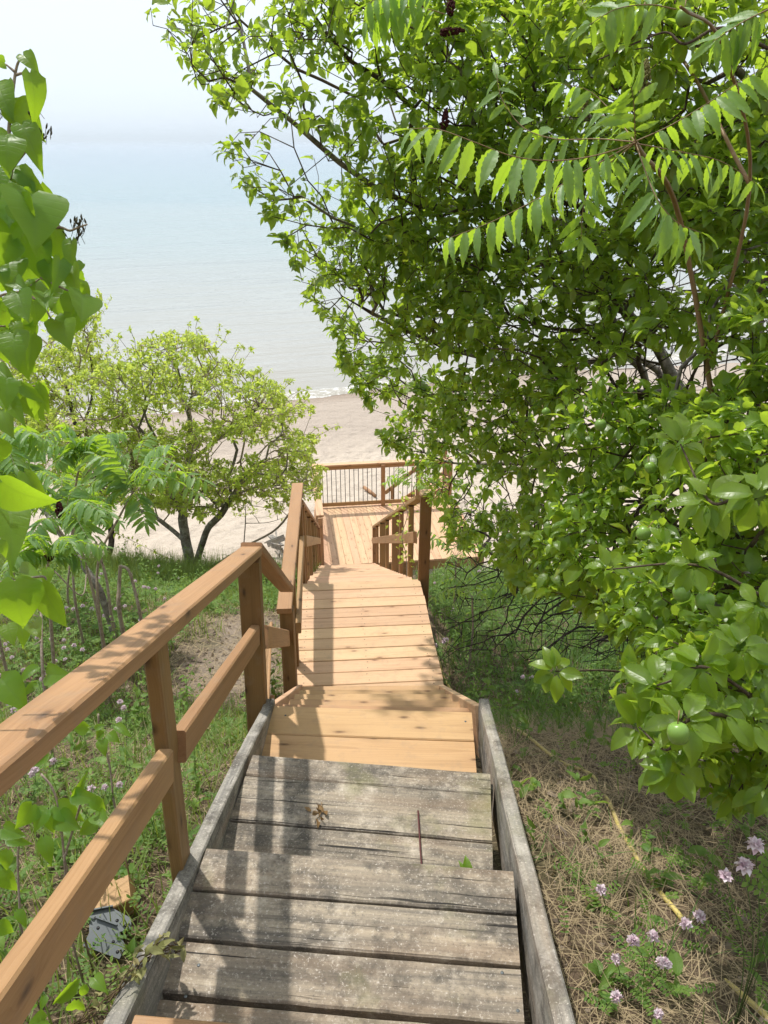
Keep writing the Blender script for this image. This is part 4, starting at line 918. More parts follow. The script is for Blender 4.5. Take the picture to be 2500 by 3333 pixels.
fr = [(Fp((1372, 308, 1.72), (1290, 335, 1.64), (1200, 347, 1.58), (1110, 338, 1.55), (1020, 305, 1.54), (940, 278, 1.56), (872, 280, 1.60)), 14, .088, .95, (.25, 1)),
      (Fp((1372, 306, 1.72), (1371, 262, 1.69), (1368, 215, 1.66), (1362, 183, 1.62)), 7, .078, .55, (.7, 1)),
      (Fp((1374, 310, 1.72), (1392, 365, 1.66), (1420, 430, 1.62), (1462, 480, 1.62), (1520, 505, 1.64)), 10, .088, .95, (0, .6)),
      (Fp((1376, 304, 1.72), (1450, 270, 1.70), (1530, 222, 1.66), (1600, 175, 1.64), (1665, 140, 1.64)), 11, .080, .85, (.1, .9)),
      (Fp((1368, 306, 1.74), (1290, 300, 1.82), (1200, 300, 1.88), (1130, 275, 1.92), (1085, 215, 1.94), (1072, 160, 1.95)), 12, .088, .65, (.45, 1)),
      (Fp((1368, 310, 1.73), (1280, 360, 1.78), (1160, 430, 1.82), (1060, 480, 1.84), (960, 518, 1.86)), 12, .086, .9, (.1, .8)),
      (Fp((1368, 312, 1.74), (1300, 370, 1.84), (1262, 440, 1.88), (1255, 520, 1.9)), 9, .084, .7, (0, .5)),
      (Fp((1370, 304, 1.74), (1320, 240, 1.86), (1270, 195, 1.9), (1210, 180, 1.9)), 9, .076, .8, (.4, 1)),
      (Fp((1460, 20, 1.6), (1400, 10, 1.6), (1330, 20, 1.62), (1270, 55, 1.64)), 8, .08, .6, (.6, 1)),
      (Fp((960, 30, 2.5), (900, 15, 2.5), (840, 25, 2.48), (785, 50, 2.5)), 9, .10, .9, (0, .35)),
      (Fp((960, -20, 2.45), (880, -30, 2.45), (830, -10, 2.45), (790, 10, 2.45)), 9, .10, .9, (0, .4)),
      (Fp((1374, 310, 1.74), (1480, 330, 1.85), (1560, 350, 1.9), (1640, 400, 1.92)), 9, .08, .9, (0, .6)),
      (Fp((1660, 20, 1.5), (1600, 50, 1.5), (1540, 90, 1.52)), 7, .085, .7, (.6, 1))]
for i_, (pts, n, L, hang, rn) in enumerate(fr): frond(mf, ms, pts, n, L * .95, rng, hang, rn, up=unit(cam0 - pts[0]) * .8 + np.array([0, 0, .5]) + (np.array([0, -.6, 0]) if i_ == 1 else 0) if i_ in (1, 4, 8, 12) else None)
p = spline([hub, W(1385, 330, 1.9), W(1470, 480, 2.5), W(1560, 1000, 2.75), sb + [0, 0, .35], sb], 6); tube(ms, p, np.linspace(.0045, .014, len(p)), 7)
p = spline([W(1530, 800, 2.7), W(1620, 400, 2.4), W(1560, 100, 2.0), W(1470, 15, 1.65)], 6); tube(ms, p, np.linspace(.007, .0035, len(p)), 6)
p = spline([W(1620, 400, 2.4), W(1450, 100, 2.9), W(1200, -60, 2.9), W(965, 0, 2.55)], 6); tube(ms, p, np.linspace(.007, .004, len(p)), 6)
mf.build('fronds', M['sumac_leaf'], sm); ms.build('stems', M['petiole'], sm)
mb = MB(); panicle(mb, W(1392, 208, 1.80), unit(W(1397, 125, 1.8) - W(1392, 208, 1.80)), .085, .017, rng, 150, .0055); mb.build('flower_spike', M['panicle'], sm)
mb = MB(); panicle(mb, W(1262, 255, 2.2), (0, 0, 1), .06, .012, rng, 70, .0055); mb.build('flower_spike', M['panicle'], sm)
for (x0, y0, x1, y1, z) in ((958, 280, 964, 236, 3.4), (972, 32, 976, -10, 3.3), (950, 70, 1000, 66, 3.3)):
    mb = MB(); a, b = W(x0, y0, z), W(x1, y1, z); panicle(mb, a, b - a, np.linalg.norm(b - a) * 1.05, .024, rng, 110, .009); mb.build('seed_head', M['redhead'], sm)

# sumac thicket on the left
rng = np.random.default_rng(56)
def q8(x, y): return (x / 2.05, 896 + y / 2.05)
def sumac(label, base, stem, hub, ends, z, n, L, spikes=(), heads=(), seed=1, name='sumac'):
    r = np.random.default_rng(seed); t = thing(name, label, 'shrub', base, 'sumacs on the left of the steps'); mf, ms = MB(), MB(); H = W(*q8(*hub), z)
    for (ex, ey) in ends:
        E = W(*q8(ex, ey), z + r.normal(-.12, .22)); E = H + (E - H) * 1.12; mid = (H + E) / 2 + np.array([0, 0, .16 * np.linalg.norm(E - H) + .02]); frond(mf, ms, [H, mid, E], 14, L * r.uniform(.9, 1.15), r, .42, (.1, .98) if ey > hub[1] - 150 else (.5, 1))
    p = spline([base] + [W(*q8(x, y), zz) for x, y, zz in stem] + [H], 6); tube(ms, p, np.linspace(.012, .007, len(p)), 7)
    mf.build('fronds', M['sumac_leaf'], t); ms.build('stems', M['stem'], t)
    for (x0, y0, x1, y1) in spikes:
        mb = MB(); a, b = W(*q8(x0, y0), z), W(*q8(x1, y1), z); panicle(mb, a, b - a, np.linalg.norm(b - a), .032, r, 120, .010); mb.build('flower_spike', M['panicle'], t)
    for (x0, y0, x1, y1) in heads:
        mb = MB(); a, b = W(*q8(x0, y0), z), W(*q8(x1, y1), z); panicle(mb, a, b - a, np.linalg.norm(b - a), .04, r, 120, .012); mb.build('seed_head', M['redhead'], t)
def gbase(x, y, z): q = W(x, y, z); return np.array([q[0], q[1], gZ(q[0], q[1]) - .03])
sumac('sumac on a bare forked stem with two upright flower spikes left of the railing', gbase(212, 1330, 5.6), [(440, 880, 5.6), (438, 640, 5.6), (530, 450, 5.6)], (588, 345),
      [(430, 190), (480, 120), (650, 120), (750, 150), (760, 230), (880, 300), (850, 350), (470, 380), (430, 300), (640, 470), (560, 250), (690, 290)], 5.6, 11, .125, ((590, 330, 580, 150), (612, 290, 602, 200)), seed=1)
sumac('sumac rising behind the heart-leaved bush with a single brown flower spike', gbase(160, 1290, 6.3), [(330, 800, 6.3), (320, 480, 6.3), (345, 260, 6.3)], (385, 190),
      [(90, 140), (150, 180), (210, 100), (300, 60), (250, 220), (450, 110), (530, 90), (380, 110), (330, 160), (290, 260), (420, 290), (560, 200)], 6.3, 10, .125, ((385, 170, 382, 55),), ((395, 145, 392, 110),), seed=2)
sumac('low sumac with one bright upright frond and a dark red seed head', gbase(200, 1320, 5.2), [(430, 860, 5.2), (330, 520, 5.2)], (285, 470),
      [(285, 290), (150, 530), (420, 430), (340, 330), (470, 440), (380, 545), (180, 420), (430, 560)], 5.2, 10, .115, (), ((270, 450, 258, 385),), seed=3)
sumac('small sumac with flat spread fronds nearest the heart-leaved bush', gbase(80, 1390, 4.6), [(215, 760, 4.6)], (215, 640),
      [(60, 650), (120, 560), (330, 540), (440, 590), (300, 570), (30, 700), (350, 640), (160, 540)], 4.6, 10, .10, ((150, 590, 140, 555),), ((215, 645, 215, 600),), seed=4)
sumac('sumac at the left edge with pale drooping fronds under the small tree', gbase(-20, 1330, 5.4), [(-60, 700, 5.4), (-40, 300, 5.4)], (10, 150),
      [(130, 90), (190, 170), (60, 220), (190, 120), (0, 260), (130, 240), (-80, 60), (100, 60)], 5.4, 10, .12, seed=5)
sumac('sumac half hidden at the far left with fronds reaching over the pale sand', gbase(30, 1290, 7.0), [(60, 720, 7.0), (90, 420, 7.0)], (110, 330),
      [(20, 260), (60, 190), (160, 230), (230, 290), (40, 380), (190, 380), (120, 180), (250, 350), (0, 320), (90, 420)], 7.0, 10, .14, ((112, 320, 110, 250),), seed=6)
sumac('sumac with grey-green fronds crowding in front of the spreading tree', gbase(140, 1280, 7.4), [(300, 760, 7.4), (330, 520, 7.4)], (350, 420),
      [(250, 360), (300, 300), (420, 330), (480, 400), (270, 450), (440, 460), (340, 290), (510, 470), (220, 420), (380, 500)], 7.4, 10, .14, seed=7)
# bare stems and the leaning grey trunk
ls = thing('bare_tree', 'bare grey leaning trunk with peeling bark beside the sumacs', 'tree', gbase(245, 1335, 6.6)); mb = MB()
p = spline([gbase(245, 1335, 6.6)] + [W(*q8(x, y), z) for x, y, z in ((450, 800, 6.6), (385, 690, 6.6), (330, 610, 6.7), (270, 530, 6.8), (200, 430, 6.9), (150, 380, 7.0))], 6); tube(mb, p, np.linspace(.033, .018, len(p)), 9, jit=.08); mb.build('trunk', M['grey_bark'], ls)
mb = MB(); p = spline([W(*q8(300, 580), 6.7), W(*q8(250, 500), 6.5), W(*q8(180, 500), 6.4)], 5); tube(mb, p, np.linspace(.012, .005, len(p)), 6); p = spline([W(*q8(385, 690), 6.6), W(*q8(360, 800), 6.4), W(*q8(240, 690), 6.3)], 5); tube(mb, p, .006, 5); mb.build('branches', M['stem'], ls)
for lab, base, pts, r0 in (('broken brown stem snapped near its top', gbase(268, 1345, 5.7), ((530, 880, 5.7), (528, 760, 5.7), (533, 668, 5.7)), .017),
                           ('bent dark stem arching away from the snapped stem', gbase(312, 1345, 5.6), ((622, 890, 5.6), (598, 780, 5.6), (570, 690, 5.6), (535, 668, 5.7)), .013),
                           ('straight thin stem behind the forked sumac stem', gbase(238, 1330, 6.4), ((488, 850, 6.4), (470, 720, 6.4), (440, 620, 6.4), (425, 560, 6.4)), .013),
                           ('slender brown stem rising left of the handrail', gbase(92, 1560, 3.6), ((190, 1140, 3.6), (183, 900, 3.7), (176, 760, 3.8)), .008)):
    t = thing('bare_sapling', lab, 'stem', base); mb = MB(); p = spline([base] + [W(*q8(x, y), z) for x, y, z in pts], 6); tube(mb, p, np.linspace(r0, r0 * .75, len(p)), 7, jit=.06)
    for k in range(5):
        i = min(len(p) - 1, 3 + k * 3); tube(mb, [p[i], p[i] + rng.normal(0, .03, 3) + [0, 0, .03]], [.004, .002], 4)
    mb.build('stalk', M['stem'], t)

# young sumac sprouts right of the long flight
rng = np.random.default_rng(57)
for lab, x, y, zc, h, nf, L in (('bright green young sumac beside the thick railing post', 985, 1200, 7.6, .55, 9, .085), ('young sumac sprout in front of the deck railing', 893, 1052, 13.0, .6, 7, .13), ('low ferny sumac sprout in the shade of the apple tree', 1020, 1290, 5.9, .4, 7, .08)):
    q = W(x, y, zc); b = np.array([q[0], q[1], gZ(q[0], q[1]) - .02]); t = thing('sumac_sprout', lab, 'shrub', b); mf, ms = MB(), MB(); H = q + [0, 0, .0]
    tube(ms, spline([b, (b + H) / 2 + rng.normal(0, .02, 3), H], 4), .008, 5)
    for k in range(nf):
        a = k * 2.4 + rng.uniform(0, .5); R_ = h * rng.uniform(.6, 1.0); E = H + np.array([math.cos(a) * R_, math.sin(a) * R_, rng.uniform(-.1, .35) * h]); frond(mf, ms, [H, (H + E) / 2 + [0, 0, .22 * h], E], 9, L, rng, .6, (.3, 1))
    mf.build('fronds', M['sumac_leaf'], t); ms.build('stems', M['stem'], t)
# leafy vine by the right railing posts
b = np.array([*W(880, 1290, 7.4)[:2], 0]); b[2] = gZ(b[0], b[1]); t = thing('climbing_vine', 'thin vine with yellowish leaves climbing by the right railing', 'plant', b)
ms, mf = MB(), MB(); st = spline([b, W(878, 1210, 7.5), W(868, 1160, 7.5), W(880, 1110, 7.5), W(868, 1080, 7.5)], 6); tube(ms, st, .004, 5)
i = rng.integers(2, len(st), 70); q = st[i] + rng.normal(0, .07, (70, 3)); add_leaves(mf, 'apple', q, unit(rng.normal(0, 1, (70, 3)) - [0, 0, .4]), unit(rng.normal(0, .5, (70, 3)) + [0, -.5, 1]), rng.uniform(.04, .06, 70), rng.uniform(.5, .99, 70), rng=rng)
mf.build('leaves', M['pale_leaf'], t); ms.build('stem', M['stem'], t)
# ------------------------------------------------------------------ ground cover (nobody could count it)
rng = np.random.default_rng(77)
def stairx(y): return np.where(y < 4.2, -.07, -.079 - (y - 4.2) * .0734)
def free(x, y, m=.0):
    xl = np.where(y < 2.85, -.615, -.66 - np.clip(y - 4.2, 0, 9) * .06); xr = np.where(y < 2.85, .455, .47 - np.clip(y - 4.2, 0, 9) * .07)
    return (x < xl - m) | (x > xr + m)
def soilmask(x, y): return np.sqrt((x + 1.25)**2 + (.5 * (y - 5.5))**2) + .28
def blades(mb, x, y, h, wd, lean, az, rn, mat=0, seg=3, curve=.5, lift=0.0):
    N = len(x); z = gZ(x, y) - .01 + lift; b = np.stack([x, y, z], -1); d = np.stack([np.cos(az), np.sin(az), 0 * az], -1); s = np.stack([-np.sin(az), np.cos(az), 0 * az], -1)
    V = []
    for k in range(seg + 1):
        f = k / seg; th = lean * (1 + curve * f); p = b + (d * np.sin(th)[:, None] + np.array([0, 0, 1.0]) * np.cos(th)[:, None]) * (h * f)[:, None]
        w = (wd * (1 - f ** 1.6) * .5 + .0003)[:, None]; V += [p - s * w, p + s * w]
    V = np.stack(V, 1); nv = 2 * (seg + 1); f = np.array([[2*k, 2*k+1, 2*k+3, 2*k+2] for k in range(seg)]).ravel()
    U = np.array([[(-.3 if j % 2 == 0 else .3), (j // 2) / seg] for j in range(nv)])
    mb.bulk(V.reshape(-1, 3), (f[None] + nv * np.arange(N)[:, None]).ravel(), np.full(N * seg, 4), mat, np.tile(U, (N, 1)), np.repeat(rn, nv))
def scatter(n, x0, x1, y0, y1, pw=1.0, noisew=None):
    u = rng.uniform(0, 1, n) ** pw; return rng.uniform(x0, x1, n), y0 + (y1 - y0) * u
M['grass'] = leaf_mat('grass blade', (.055, .115, .018), (.27, .31, .075), (.18, .26, .07), (.46, .58, .08), tw=.35, rough=.5, spec=.3)
M['straw'] = leaf_mat('dead straw', (.13, .092, .05), (.47, .37, .22), (.42, .33, .2), (.42, .32, .16), tw=.2, rough=.7, spec=.2)
M['vetchleaf'] = leaf_mat('vetch leaflet', (.07, .16, .03), (.20, .31, .06), (.16, .25, .08), (.42, .62, .07), tw=.38, rough=.5, spec=.3)
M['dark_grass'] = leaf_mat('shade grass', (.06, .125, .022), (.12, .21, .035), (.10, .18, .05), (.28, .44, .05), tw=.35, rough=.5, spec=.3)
def pn(x, y, s, o=0): return cnoise(np.stack([x, y, 0 * x + o], -1), s)
g1 = MB()
# left slope
x, y = scatter(70000, -7.0, -.6, .2, 10.2, 1.0); k = free(x, y, .02) & (soilmask(x, y) + .5 * pn(x, y, 2.2) > .72); n_ = pn(x, y, 1.6); k &= rng.uniform(0, 1, len(x)) < np.clip(.55 + 1.1 * n_ + .3 * (y > 8.3) + .4 * (y < 2.6), .06, 1); x, y = x[k], y[k]
h = rng.uniform(.08, .24, len(x)) * (1 + .35 * (y > 8)); blades(g1, x, y, h, rng.uniform(.003, .0065, len(x)) * (1 + .09 * y), rng.uniform(.05, .75, len(x)), rng.uniform(0, 6.28, len(x)), rng.uniform(0, 1, len(x)))
# tall grass along the bluff crest
x, y = scatter(6500, -6, -1.0, 8.6, 10.4); h = rng.uniform(.18, .42, len(x)); k = free(x, y, .02); x, y, h = x[k], y[k], h[k]; blades(g1, x, y, h, rng.uniform(.004, .007, len(x)), rng.uniform(0, .6, len(x)), rng.uniform(0, 6.28, len(x)), rng.uniform(0, 1, len(x)))
g1.build('meadow_grass', M['grass'])
tag(bpy.data.objects['meadow_grass'], kind='stuff')
g2 = MB()
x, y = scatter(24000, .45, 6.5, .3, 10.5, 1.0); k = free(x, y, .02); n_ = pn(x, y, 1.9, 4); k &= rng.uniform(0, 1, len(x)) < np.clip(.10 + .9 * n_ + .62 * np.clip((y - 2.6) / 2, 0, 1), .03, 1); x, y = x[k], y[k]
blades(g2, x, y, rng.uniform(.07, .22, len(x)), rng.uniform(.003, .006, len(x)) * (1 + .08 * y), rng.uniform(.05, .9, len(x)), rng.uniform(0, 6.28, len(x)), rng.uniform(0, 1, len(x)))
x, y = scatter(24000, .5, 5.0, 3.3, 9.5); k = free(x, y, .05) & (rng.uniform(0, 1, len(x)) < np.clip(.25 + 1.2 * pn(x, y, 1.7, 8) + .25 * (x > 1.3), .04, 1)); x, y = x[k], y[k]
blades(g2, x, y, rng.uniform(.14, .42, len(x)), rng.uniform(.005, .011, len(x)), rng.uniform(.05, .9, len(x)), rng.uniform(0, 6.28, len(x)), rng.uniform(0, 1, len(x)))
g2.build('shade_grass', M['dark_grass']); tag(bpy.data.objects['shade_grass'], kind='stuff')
# dead straw lying over the soil
g3 = MB()
for (N, x0, x1, y0, y1, off) in ((30000, .45, 3.2, .3, 4.8, 1), (20000, -4.5, -.6, .2, 7.5, 2)):
    x, y = scatter(N, x0, x1, y0, y1, 1.1); k = free(x, y, .01); n_ = pn(x, y, 1.5, off * 9); lim = .75 if off == 1 else .24 - .25 * (y < 2.2) + .55 * (np.exp(-((x + 1.2) / .55) ** 2) * (y < 4.6)) + .45 * (soilmask(x, y) < .95)
    k &= rng.uniform(0, 1, len(x)) < np.clip(lim + .7 * n_, .02, 1); x, y = x[k], y[k]; az = rng.uniform(0, 6.28, len(x)) * .6 + 2.2 * pn(x, y, .9, 3)
    blades(g3, x, y, rng.uniform(.06, .22, len(x)), rng.uniform(.0007, .0021, len(x)), rng.uniform(1.2, 1.62, len(x)), az, rng.uniform(0, 1, len(x)), curve=.12, lift=rng.uniform(.008, .035, len(x)))
for (N, x0, x1, y0, y1, l0, l1) in ((4500, -2.4, -.66, 3.9, 7.2, .05, .2), (3000, .5, 1.6, 3.4, 6.0, .06, .22)):
    x, y = scatter(N, x0, x1, y0, y1); k = free(x, y, .02) & (rng.uniform(0, 1, N) < np.clip(.45 + pn(x, y, 2.5, 5), .05, 1)); x, y = x[k], y[k]
    blades(g3, x, y, rng.uniform(l0, l1, len(x)), rng.uniform(.0015, .004, len(x)), rng.uniform(1.2, 1.6, len(x)), rng.uniform(0, 6.28, len(x)), rng.uniform(0, 1, len(x)), curve=.12, lift=rng.uniform(.008, .03, len(x)))
# fallen brown leaves and broken twigs in the litter
for (N, x0, x1, y0, y1) in ((1500, .46, 3.0, .3, 4.6), (500, -3.0, -.62, .3, 6.5)):
    x, y = scatter(N, x0, x1, y0, y1); k = free(x, y, .03); x, y = x[k], y[k]; n = len(x); add_leaves(g3, 'apple', np.stack([x, y, gZ(x, y) + rng.uniform(.004, .03, n)], -1), rng.normal(0, 1, (n, 3)) * [1, 1, .25], np.array([0, 0, 1.0]) + rng.normal(0, .5, (n, 3)), rng.uniform(.018, .045, n), rng.uniform(0, .75, n), rng.uniform(.6, 1, n), rng=rng)
    for i in range(0, n, 5):
        a = np.array([x[i], y[i], gZ(x[i], y[i]) + .012]); az = rng.uniform(0, 6.28); L_ = rng.uniform(.06, .28); b_ = a + [math.cos(az) * L_, math.sin(az) * L_, 0]; b_[2] = gZ(b_[0], b_[1]) + .014
        if free(b_[0], b_[1]): tube(g3, [a, (a + b_) / 2 + rng.normal(0, .008, 3), b_], [.0028, .0024, .0012], 4, rn=rng.uniform(0, .4))
g3.build('dead_straw', M['straw']); tag(bpy.data.objects['dead_straw'], kind='stuff')
# small pinnate vetch foliage and broad weeds between the grass
g4 = MB()
def sprigs(N, x0, x1, y0, y1, dens, off, L, leafl):
    x, y = scatter(N, x0, x1, y0, y1, 1.1); k = free(x, y, .03) & (soilmask(x, y) > .8); k &= rng.uniform(0, 1, N) < np.clip(dens(x, y) + .9 * pn(x, y, 1.8, off), .03, 1); x, y = x[k], y[k]; n = len(x)
    b = np.stack([x, y, gZ(x, y) + rng.uniform(.0, .10, n)], -1); az = rng.uniform(0, 6.28, n); el = rng.uniform(-.1, 1.0, n); d = np.stack([np.cos(az) * np.cos(el), np.sin(az) * np.cos(el), np.sin(el)], -1); Ls = L * rng.uniform(.6, 1.3, n)
    pos, dr, nr, sz, tn = [], [], [], [], []
    S = unit(np.cross(d, [0, 0, 1.0])); tint = rng.uniform(0, 1, n)
    for j in range(7):
        f = (j + 1) / 7; c = b + d * (Ls * f)[:, None] - np.array([0, 0, 1.0]) * (.25 * Ls * f * f)[:, None]
        for sg in ((-1, 1) if j < 6 else (0,)):
            pos.append(c); dr.append(S * sg + d * (.35 if sg else 1) + rng.normal(0, .12, (n, 3))); nr.append(np.array([0, 0, 1.0]) + rng.normal(0, .25, (n, 3))); sz.append(np.full(n, leafl) * rng.uniform(.8, 1.2, n)); tn.append(np.clip(tint + rng.normal(0, .1, n), 0, .99))
    add_leaves(g4, 'small', np.concatenate(pos), np.concatenate(dr), np.concatenate(nr), np.concatenate(sz), np.concatenate(tn), rng=rng)
TM['small'] = [leaf_template('small', v) for v in range(4)]
sprigs(3000, .46, 3.2, .3, 4.2, lambda x, y: .25 + .2 * (x > 1.0), 11, .085, .016)
sprigs(4500, -4.0, -.62, .2, 6.0, lambda x, y: .55, 12, .10, .018)
sprigs(4200, -6.5, -.9, 5.0, 9.9, lambda x, y: .55, 13, .17, .034)
sprigs(2200, .5, 3.5, 4.0, 9.5, lambda x, y: .5, 14, .16, .032)
# broad-leaved weeds
x, y = scatter(900, -4.5, -.65, .2, 8.5, 1.1); k = free(x, y, .04) & (soilmask(x, y) > .85); x, y = x[k], y[k]
x2, y2 = scatter(170, .5, 2.6, .3, 4, 1.0); k = free(x2, y2, .04); x, y = np.concatenate([x, x2[k]]), np.concatenate([y, y2[k]])
for j in range(4):
    n = len(x); az = rng.uniform(0, 6.28, n); el = rng.uniform(.1, 1.0, n); d = np.stack([np.cos(az) * np.cos(el), np.sin(az) * np.cos(el), np.sin(el)], -1)
    add_leaves(g4, 'apple', np.stack([x, y, gZ(x, y) + rng.uniform(0, .1, n)], -1), d, np.array([0, 0, 1.0]) + rng.normal(0, .3, (n, 3)), rng.uniform(.03, .075, n), rng.uniform(0, .98, n), rng.uniform(.6, 1.1, n), rng=rng)
# taller leafy weeds standing in the left meadow and beside the landing
x, y = scatter(520, -5.5, -.75, .6, 9.6); x2, y2 = scatter(520, .55, 3.4, 3.5, 9.0); x, y = np.concatenate([x, x2]), np.concatenate([y, y2]); k = free(x, y, .06) & (soilmask(x, y) > .8); x, y = x[k], y[k]; n = len(x)
b = np.stack([x, y, gZ(x, y)], -1); hh = rng.uniform(.16, .48, n); ld = np.stack([rng.normal(0, .18, n), rng.normal(0, .18, n), np.ones(n)], -1)
for i in range(n): tube(g4, [b[i], b[i] + ld[i] * hh[i] * .5, b[i] + ld[i] * hh[i] * [1.3, 1.3, 1]], [.0022, .0018, .001], 3, cap=False, rn=.3)
wl = rng.uniform(.35, .95, n); ws = rng.uniform(.04, .085, n)
for j in range(12):
    f = .2 + .8 * j / 11; az = j * 2.4 + x * 9; el = rng.uniform(-.2, .5, n); d = np.stack([np.cos(az) * np.cos(el), np.sin(az) * np.cos(el), np.sin(el)], -1)
    add_leaves(g4, 'apple', b + ld * (hh * f)[:, None], d, np.array([0, 0, 1.0]) + rng.normal(0, .3, (n, 3)), ws * (1.15 - .5 * f), np.clip(rng.uniform(0, .7, n) + .25 * f, 0, .99), wl, rng=rng)
g4.build('low_weeds', M['vetchleaf']); tag(bpy.data.objects['low_weeds'], kind='stuff')

# loose clods and pebbles on the bare soil
gc_ = MB(); x, y = scatter(1500, -2.4, -.66, 3.8, 7.4); x2, y2 = scatter(900, .46, 2.6, .4, 4.5); x, y = np.concatenate([x, x2]), np.concatenate([y, y2]); k = free(x, y, .02); x, y = x[k], y[k]
OCT = np.array([[1, 0, 0], [-1, 0, 0], [0, 1, 0], [0, -1, 0], [0, 0, 1], [0, 0, -1]], float); OF = [(0, 2, 4), (2, 1, 4), (1, 3, 4), (3, 0, 4), (2, 0, 5), (1, 2, 5), (3, 1, 5), (0, 3, 5)]
for i in range(len(x)):
    s_ = .006 + .022 * rng.uniform() ** 2.5 ; v = (OCT + rng.normal(0, .28, (6, 3))) * s_ * [1, 1, .7] + [x[i], y[i], float(gZ(x[i], y[i])) + s_ * .3]; gc_.add(v, OF, rn=rng.uniform())
gc_.build('soil_clods', plain('dry soil clod', (.30, .235, .175), .95, nscale=60, nvar=.5)); tag(bpy.data.objects['soil_clods'], kind='stuff')

# ------------------------------------------------------------------ vetch in flower: each plant its own thing
M['petal'] = leaf_mat('pink vetch petal', (.80, .60, .68), (.93, .88, .89), (.85, .70, .77), (.85, .7, .76), tw=.3, rough=.6, spec=.2)
def vetch_plant(seed, nh=1, r=.0155):
    rr = np.random.default_rng(seed); t = thing('crown_vetch', None, 'flower', (0, 0, 0))
    ms, mf = MB(), MB(); heads = []
    for k in range(nh):
        top = np.array([rr.normal(0, .035), rr.normal(0, .035), rr.uniform(.13, .22)]); tube(ms, spline([[0, 0, -.01], top * .5 + rr.normal(0, .01, 3), top], 4), .0011, 4, cap=False); heads.append(top)
        for j in range(3):
            f = .25 + .22 * j; q = top * f; az = rr.uniform(0, 6.28); d = np.array([math.cos(az), math.sin(az), .35]); S = np.array([-math.sin(az), math.cos(az), 0]); m = 6
            c = q + np.outer(np.linspace(.012, .06, m), unit(d))
            for sg in (-1, 1): add_leaves(mf, 'small', c, sg * S + .3 * d + rr.normal(0, .1, (m, 3)), np.array([0, 0, 1.0]) + rr.normal(0, .2, (m, 3)), .015, rr.uniform(0, .98, m), rng=rr)
    ms.build('stem', M['stem_green'], t); mf.build('foliage', M['vetchleaf'], t)
    for top in heads:
        mb = MB(); n = 24; th = np.arange(n) * 2.4; ph = np.linspace(.15, 1.9, n); d = np.stack([np.cos(th) * np.sin(ph), np.sin(th) * np.sin(ph), np.cos(ph)], -1)
        add_leaves(mb, 'apple', np.tile(top, (n, 1)) + d * r * .3, d, np.cross(d, rr.normal(0, 1, (n, 3))), r * .8 * rr.uniform(.85, 1.15, n), rr.uniform(0, .99, n), 1.35, rng=rr); add_leaves(mb, 'apple', np.tile(top, (n, 1)) + d * r * .1, d, np.cross(d, rr.normal(0, 1, (n, 3))), r * .9, rr.uniform(0, .99, n), .9, rng=rr)
        mb.build('flower_head', M['petal'], t)
    return t
M['stem_green'] = plain('green plant stem', (.10, .16, .04), .7, nscale=80)
def ghit(sx, sy):
    lo = .4
    for i in range(4000):
        zc = lo + i * .005; q = W(sx, sy, zc)
        if q[2] <= gZ(q[0], q[1]) + .13: return q
protos = [vetch_plant(s, nh) for s, nh in ((1, 1), (2, 2), (3, 1), (4, 3))]
spots_l = [(60, 1460), (95, 1500), (100, 1420), (130, 1445), (105, 1400), (160, 1430), (235, 1270), (300, 1280), (255, 1300), (330, 1290), (270, 1320), (345, 1245), (350, 1300), (40, 1560), (20, 1500), (45, 1700), (100, 1660), (70, 1690), (246, 1695), (255, 1720), (330, 1755), (265, 1565), (210, 1460), (150, 1390), (310, 1340), (240, 1350), (420, 1300), (10, 1440), (110, 1545), (25, 1420), (190, 1275), (130, 1330), (290, 1250), (180, 1345), (380, 1255), (75, 1380)]
spots_r = [(1305, 1925), (1415, 1960), (1340, 2060), (1375, 2095), (1300, 2170), (1425, 2140), (1120, 1500), (1132, 1487), (985, 1330), (1000, 1325), (950, 1390), (960, 1410), (945, 1400), (1270, 1335), (975, 1290), (960, 1265), (990, 1270), (940, 1210), (1040, 1250), (945, 1160), (970, 1140), (960, 1150), (1400, 2080), (1450, 2050), (1560, 1640), (930, 1290)]
for side, sp in (('l', spots_l), ('r', spots_r)):
    for i, (sx, sy) in enumerate(sp):
        q = ghit(sx, sy)
        if q is None or not free(q[0], q[1], .0): continue
        pr_ = protos[(i * 3 + len(sp)) % 4 if side == 'l' else (0, 2, 0, 1)[i % 4]]; o = copy_tree(pr_)
        o.location = (q[0], q[1], float(gZ(q[0], q[1]))); o.rotation_euler = (0, 0, rng.uniform(0, 6.28)); sc = rng.uniform(.9, 1.25) * (1 + .05 * max(0, q[1] - 3)); o.scale = (sc, sc, sc)
        if side == 'l': tag(o, 'pink and white vetch flower in the green meadow left of the railing', 'flower', 'vetch flowers in the left meadow')
        else: tag(o, 'pink and white vetch flower on the shaded ground right of the steps', 'flower', 'vetch flowers right of the steps')
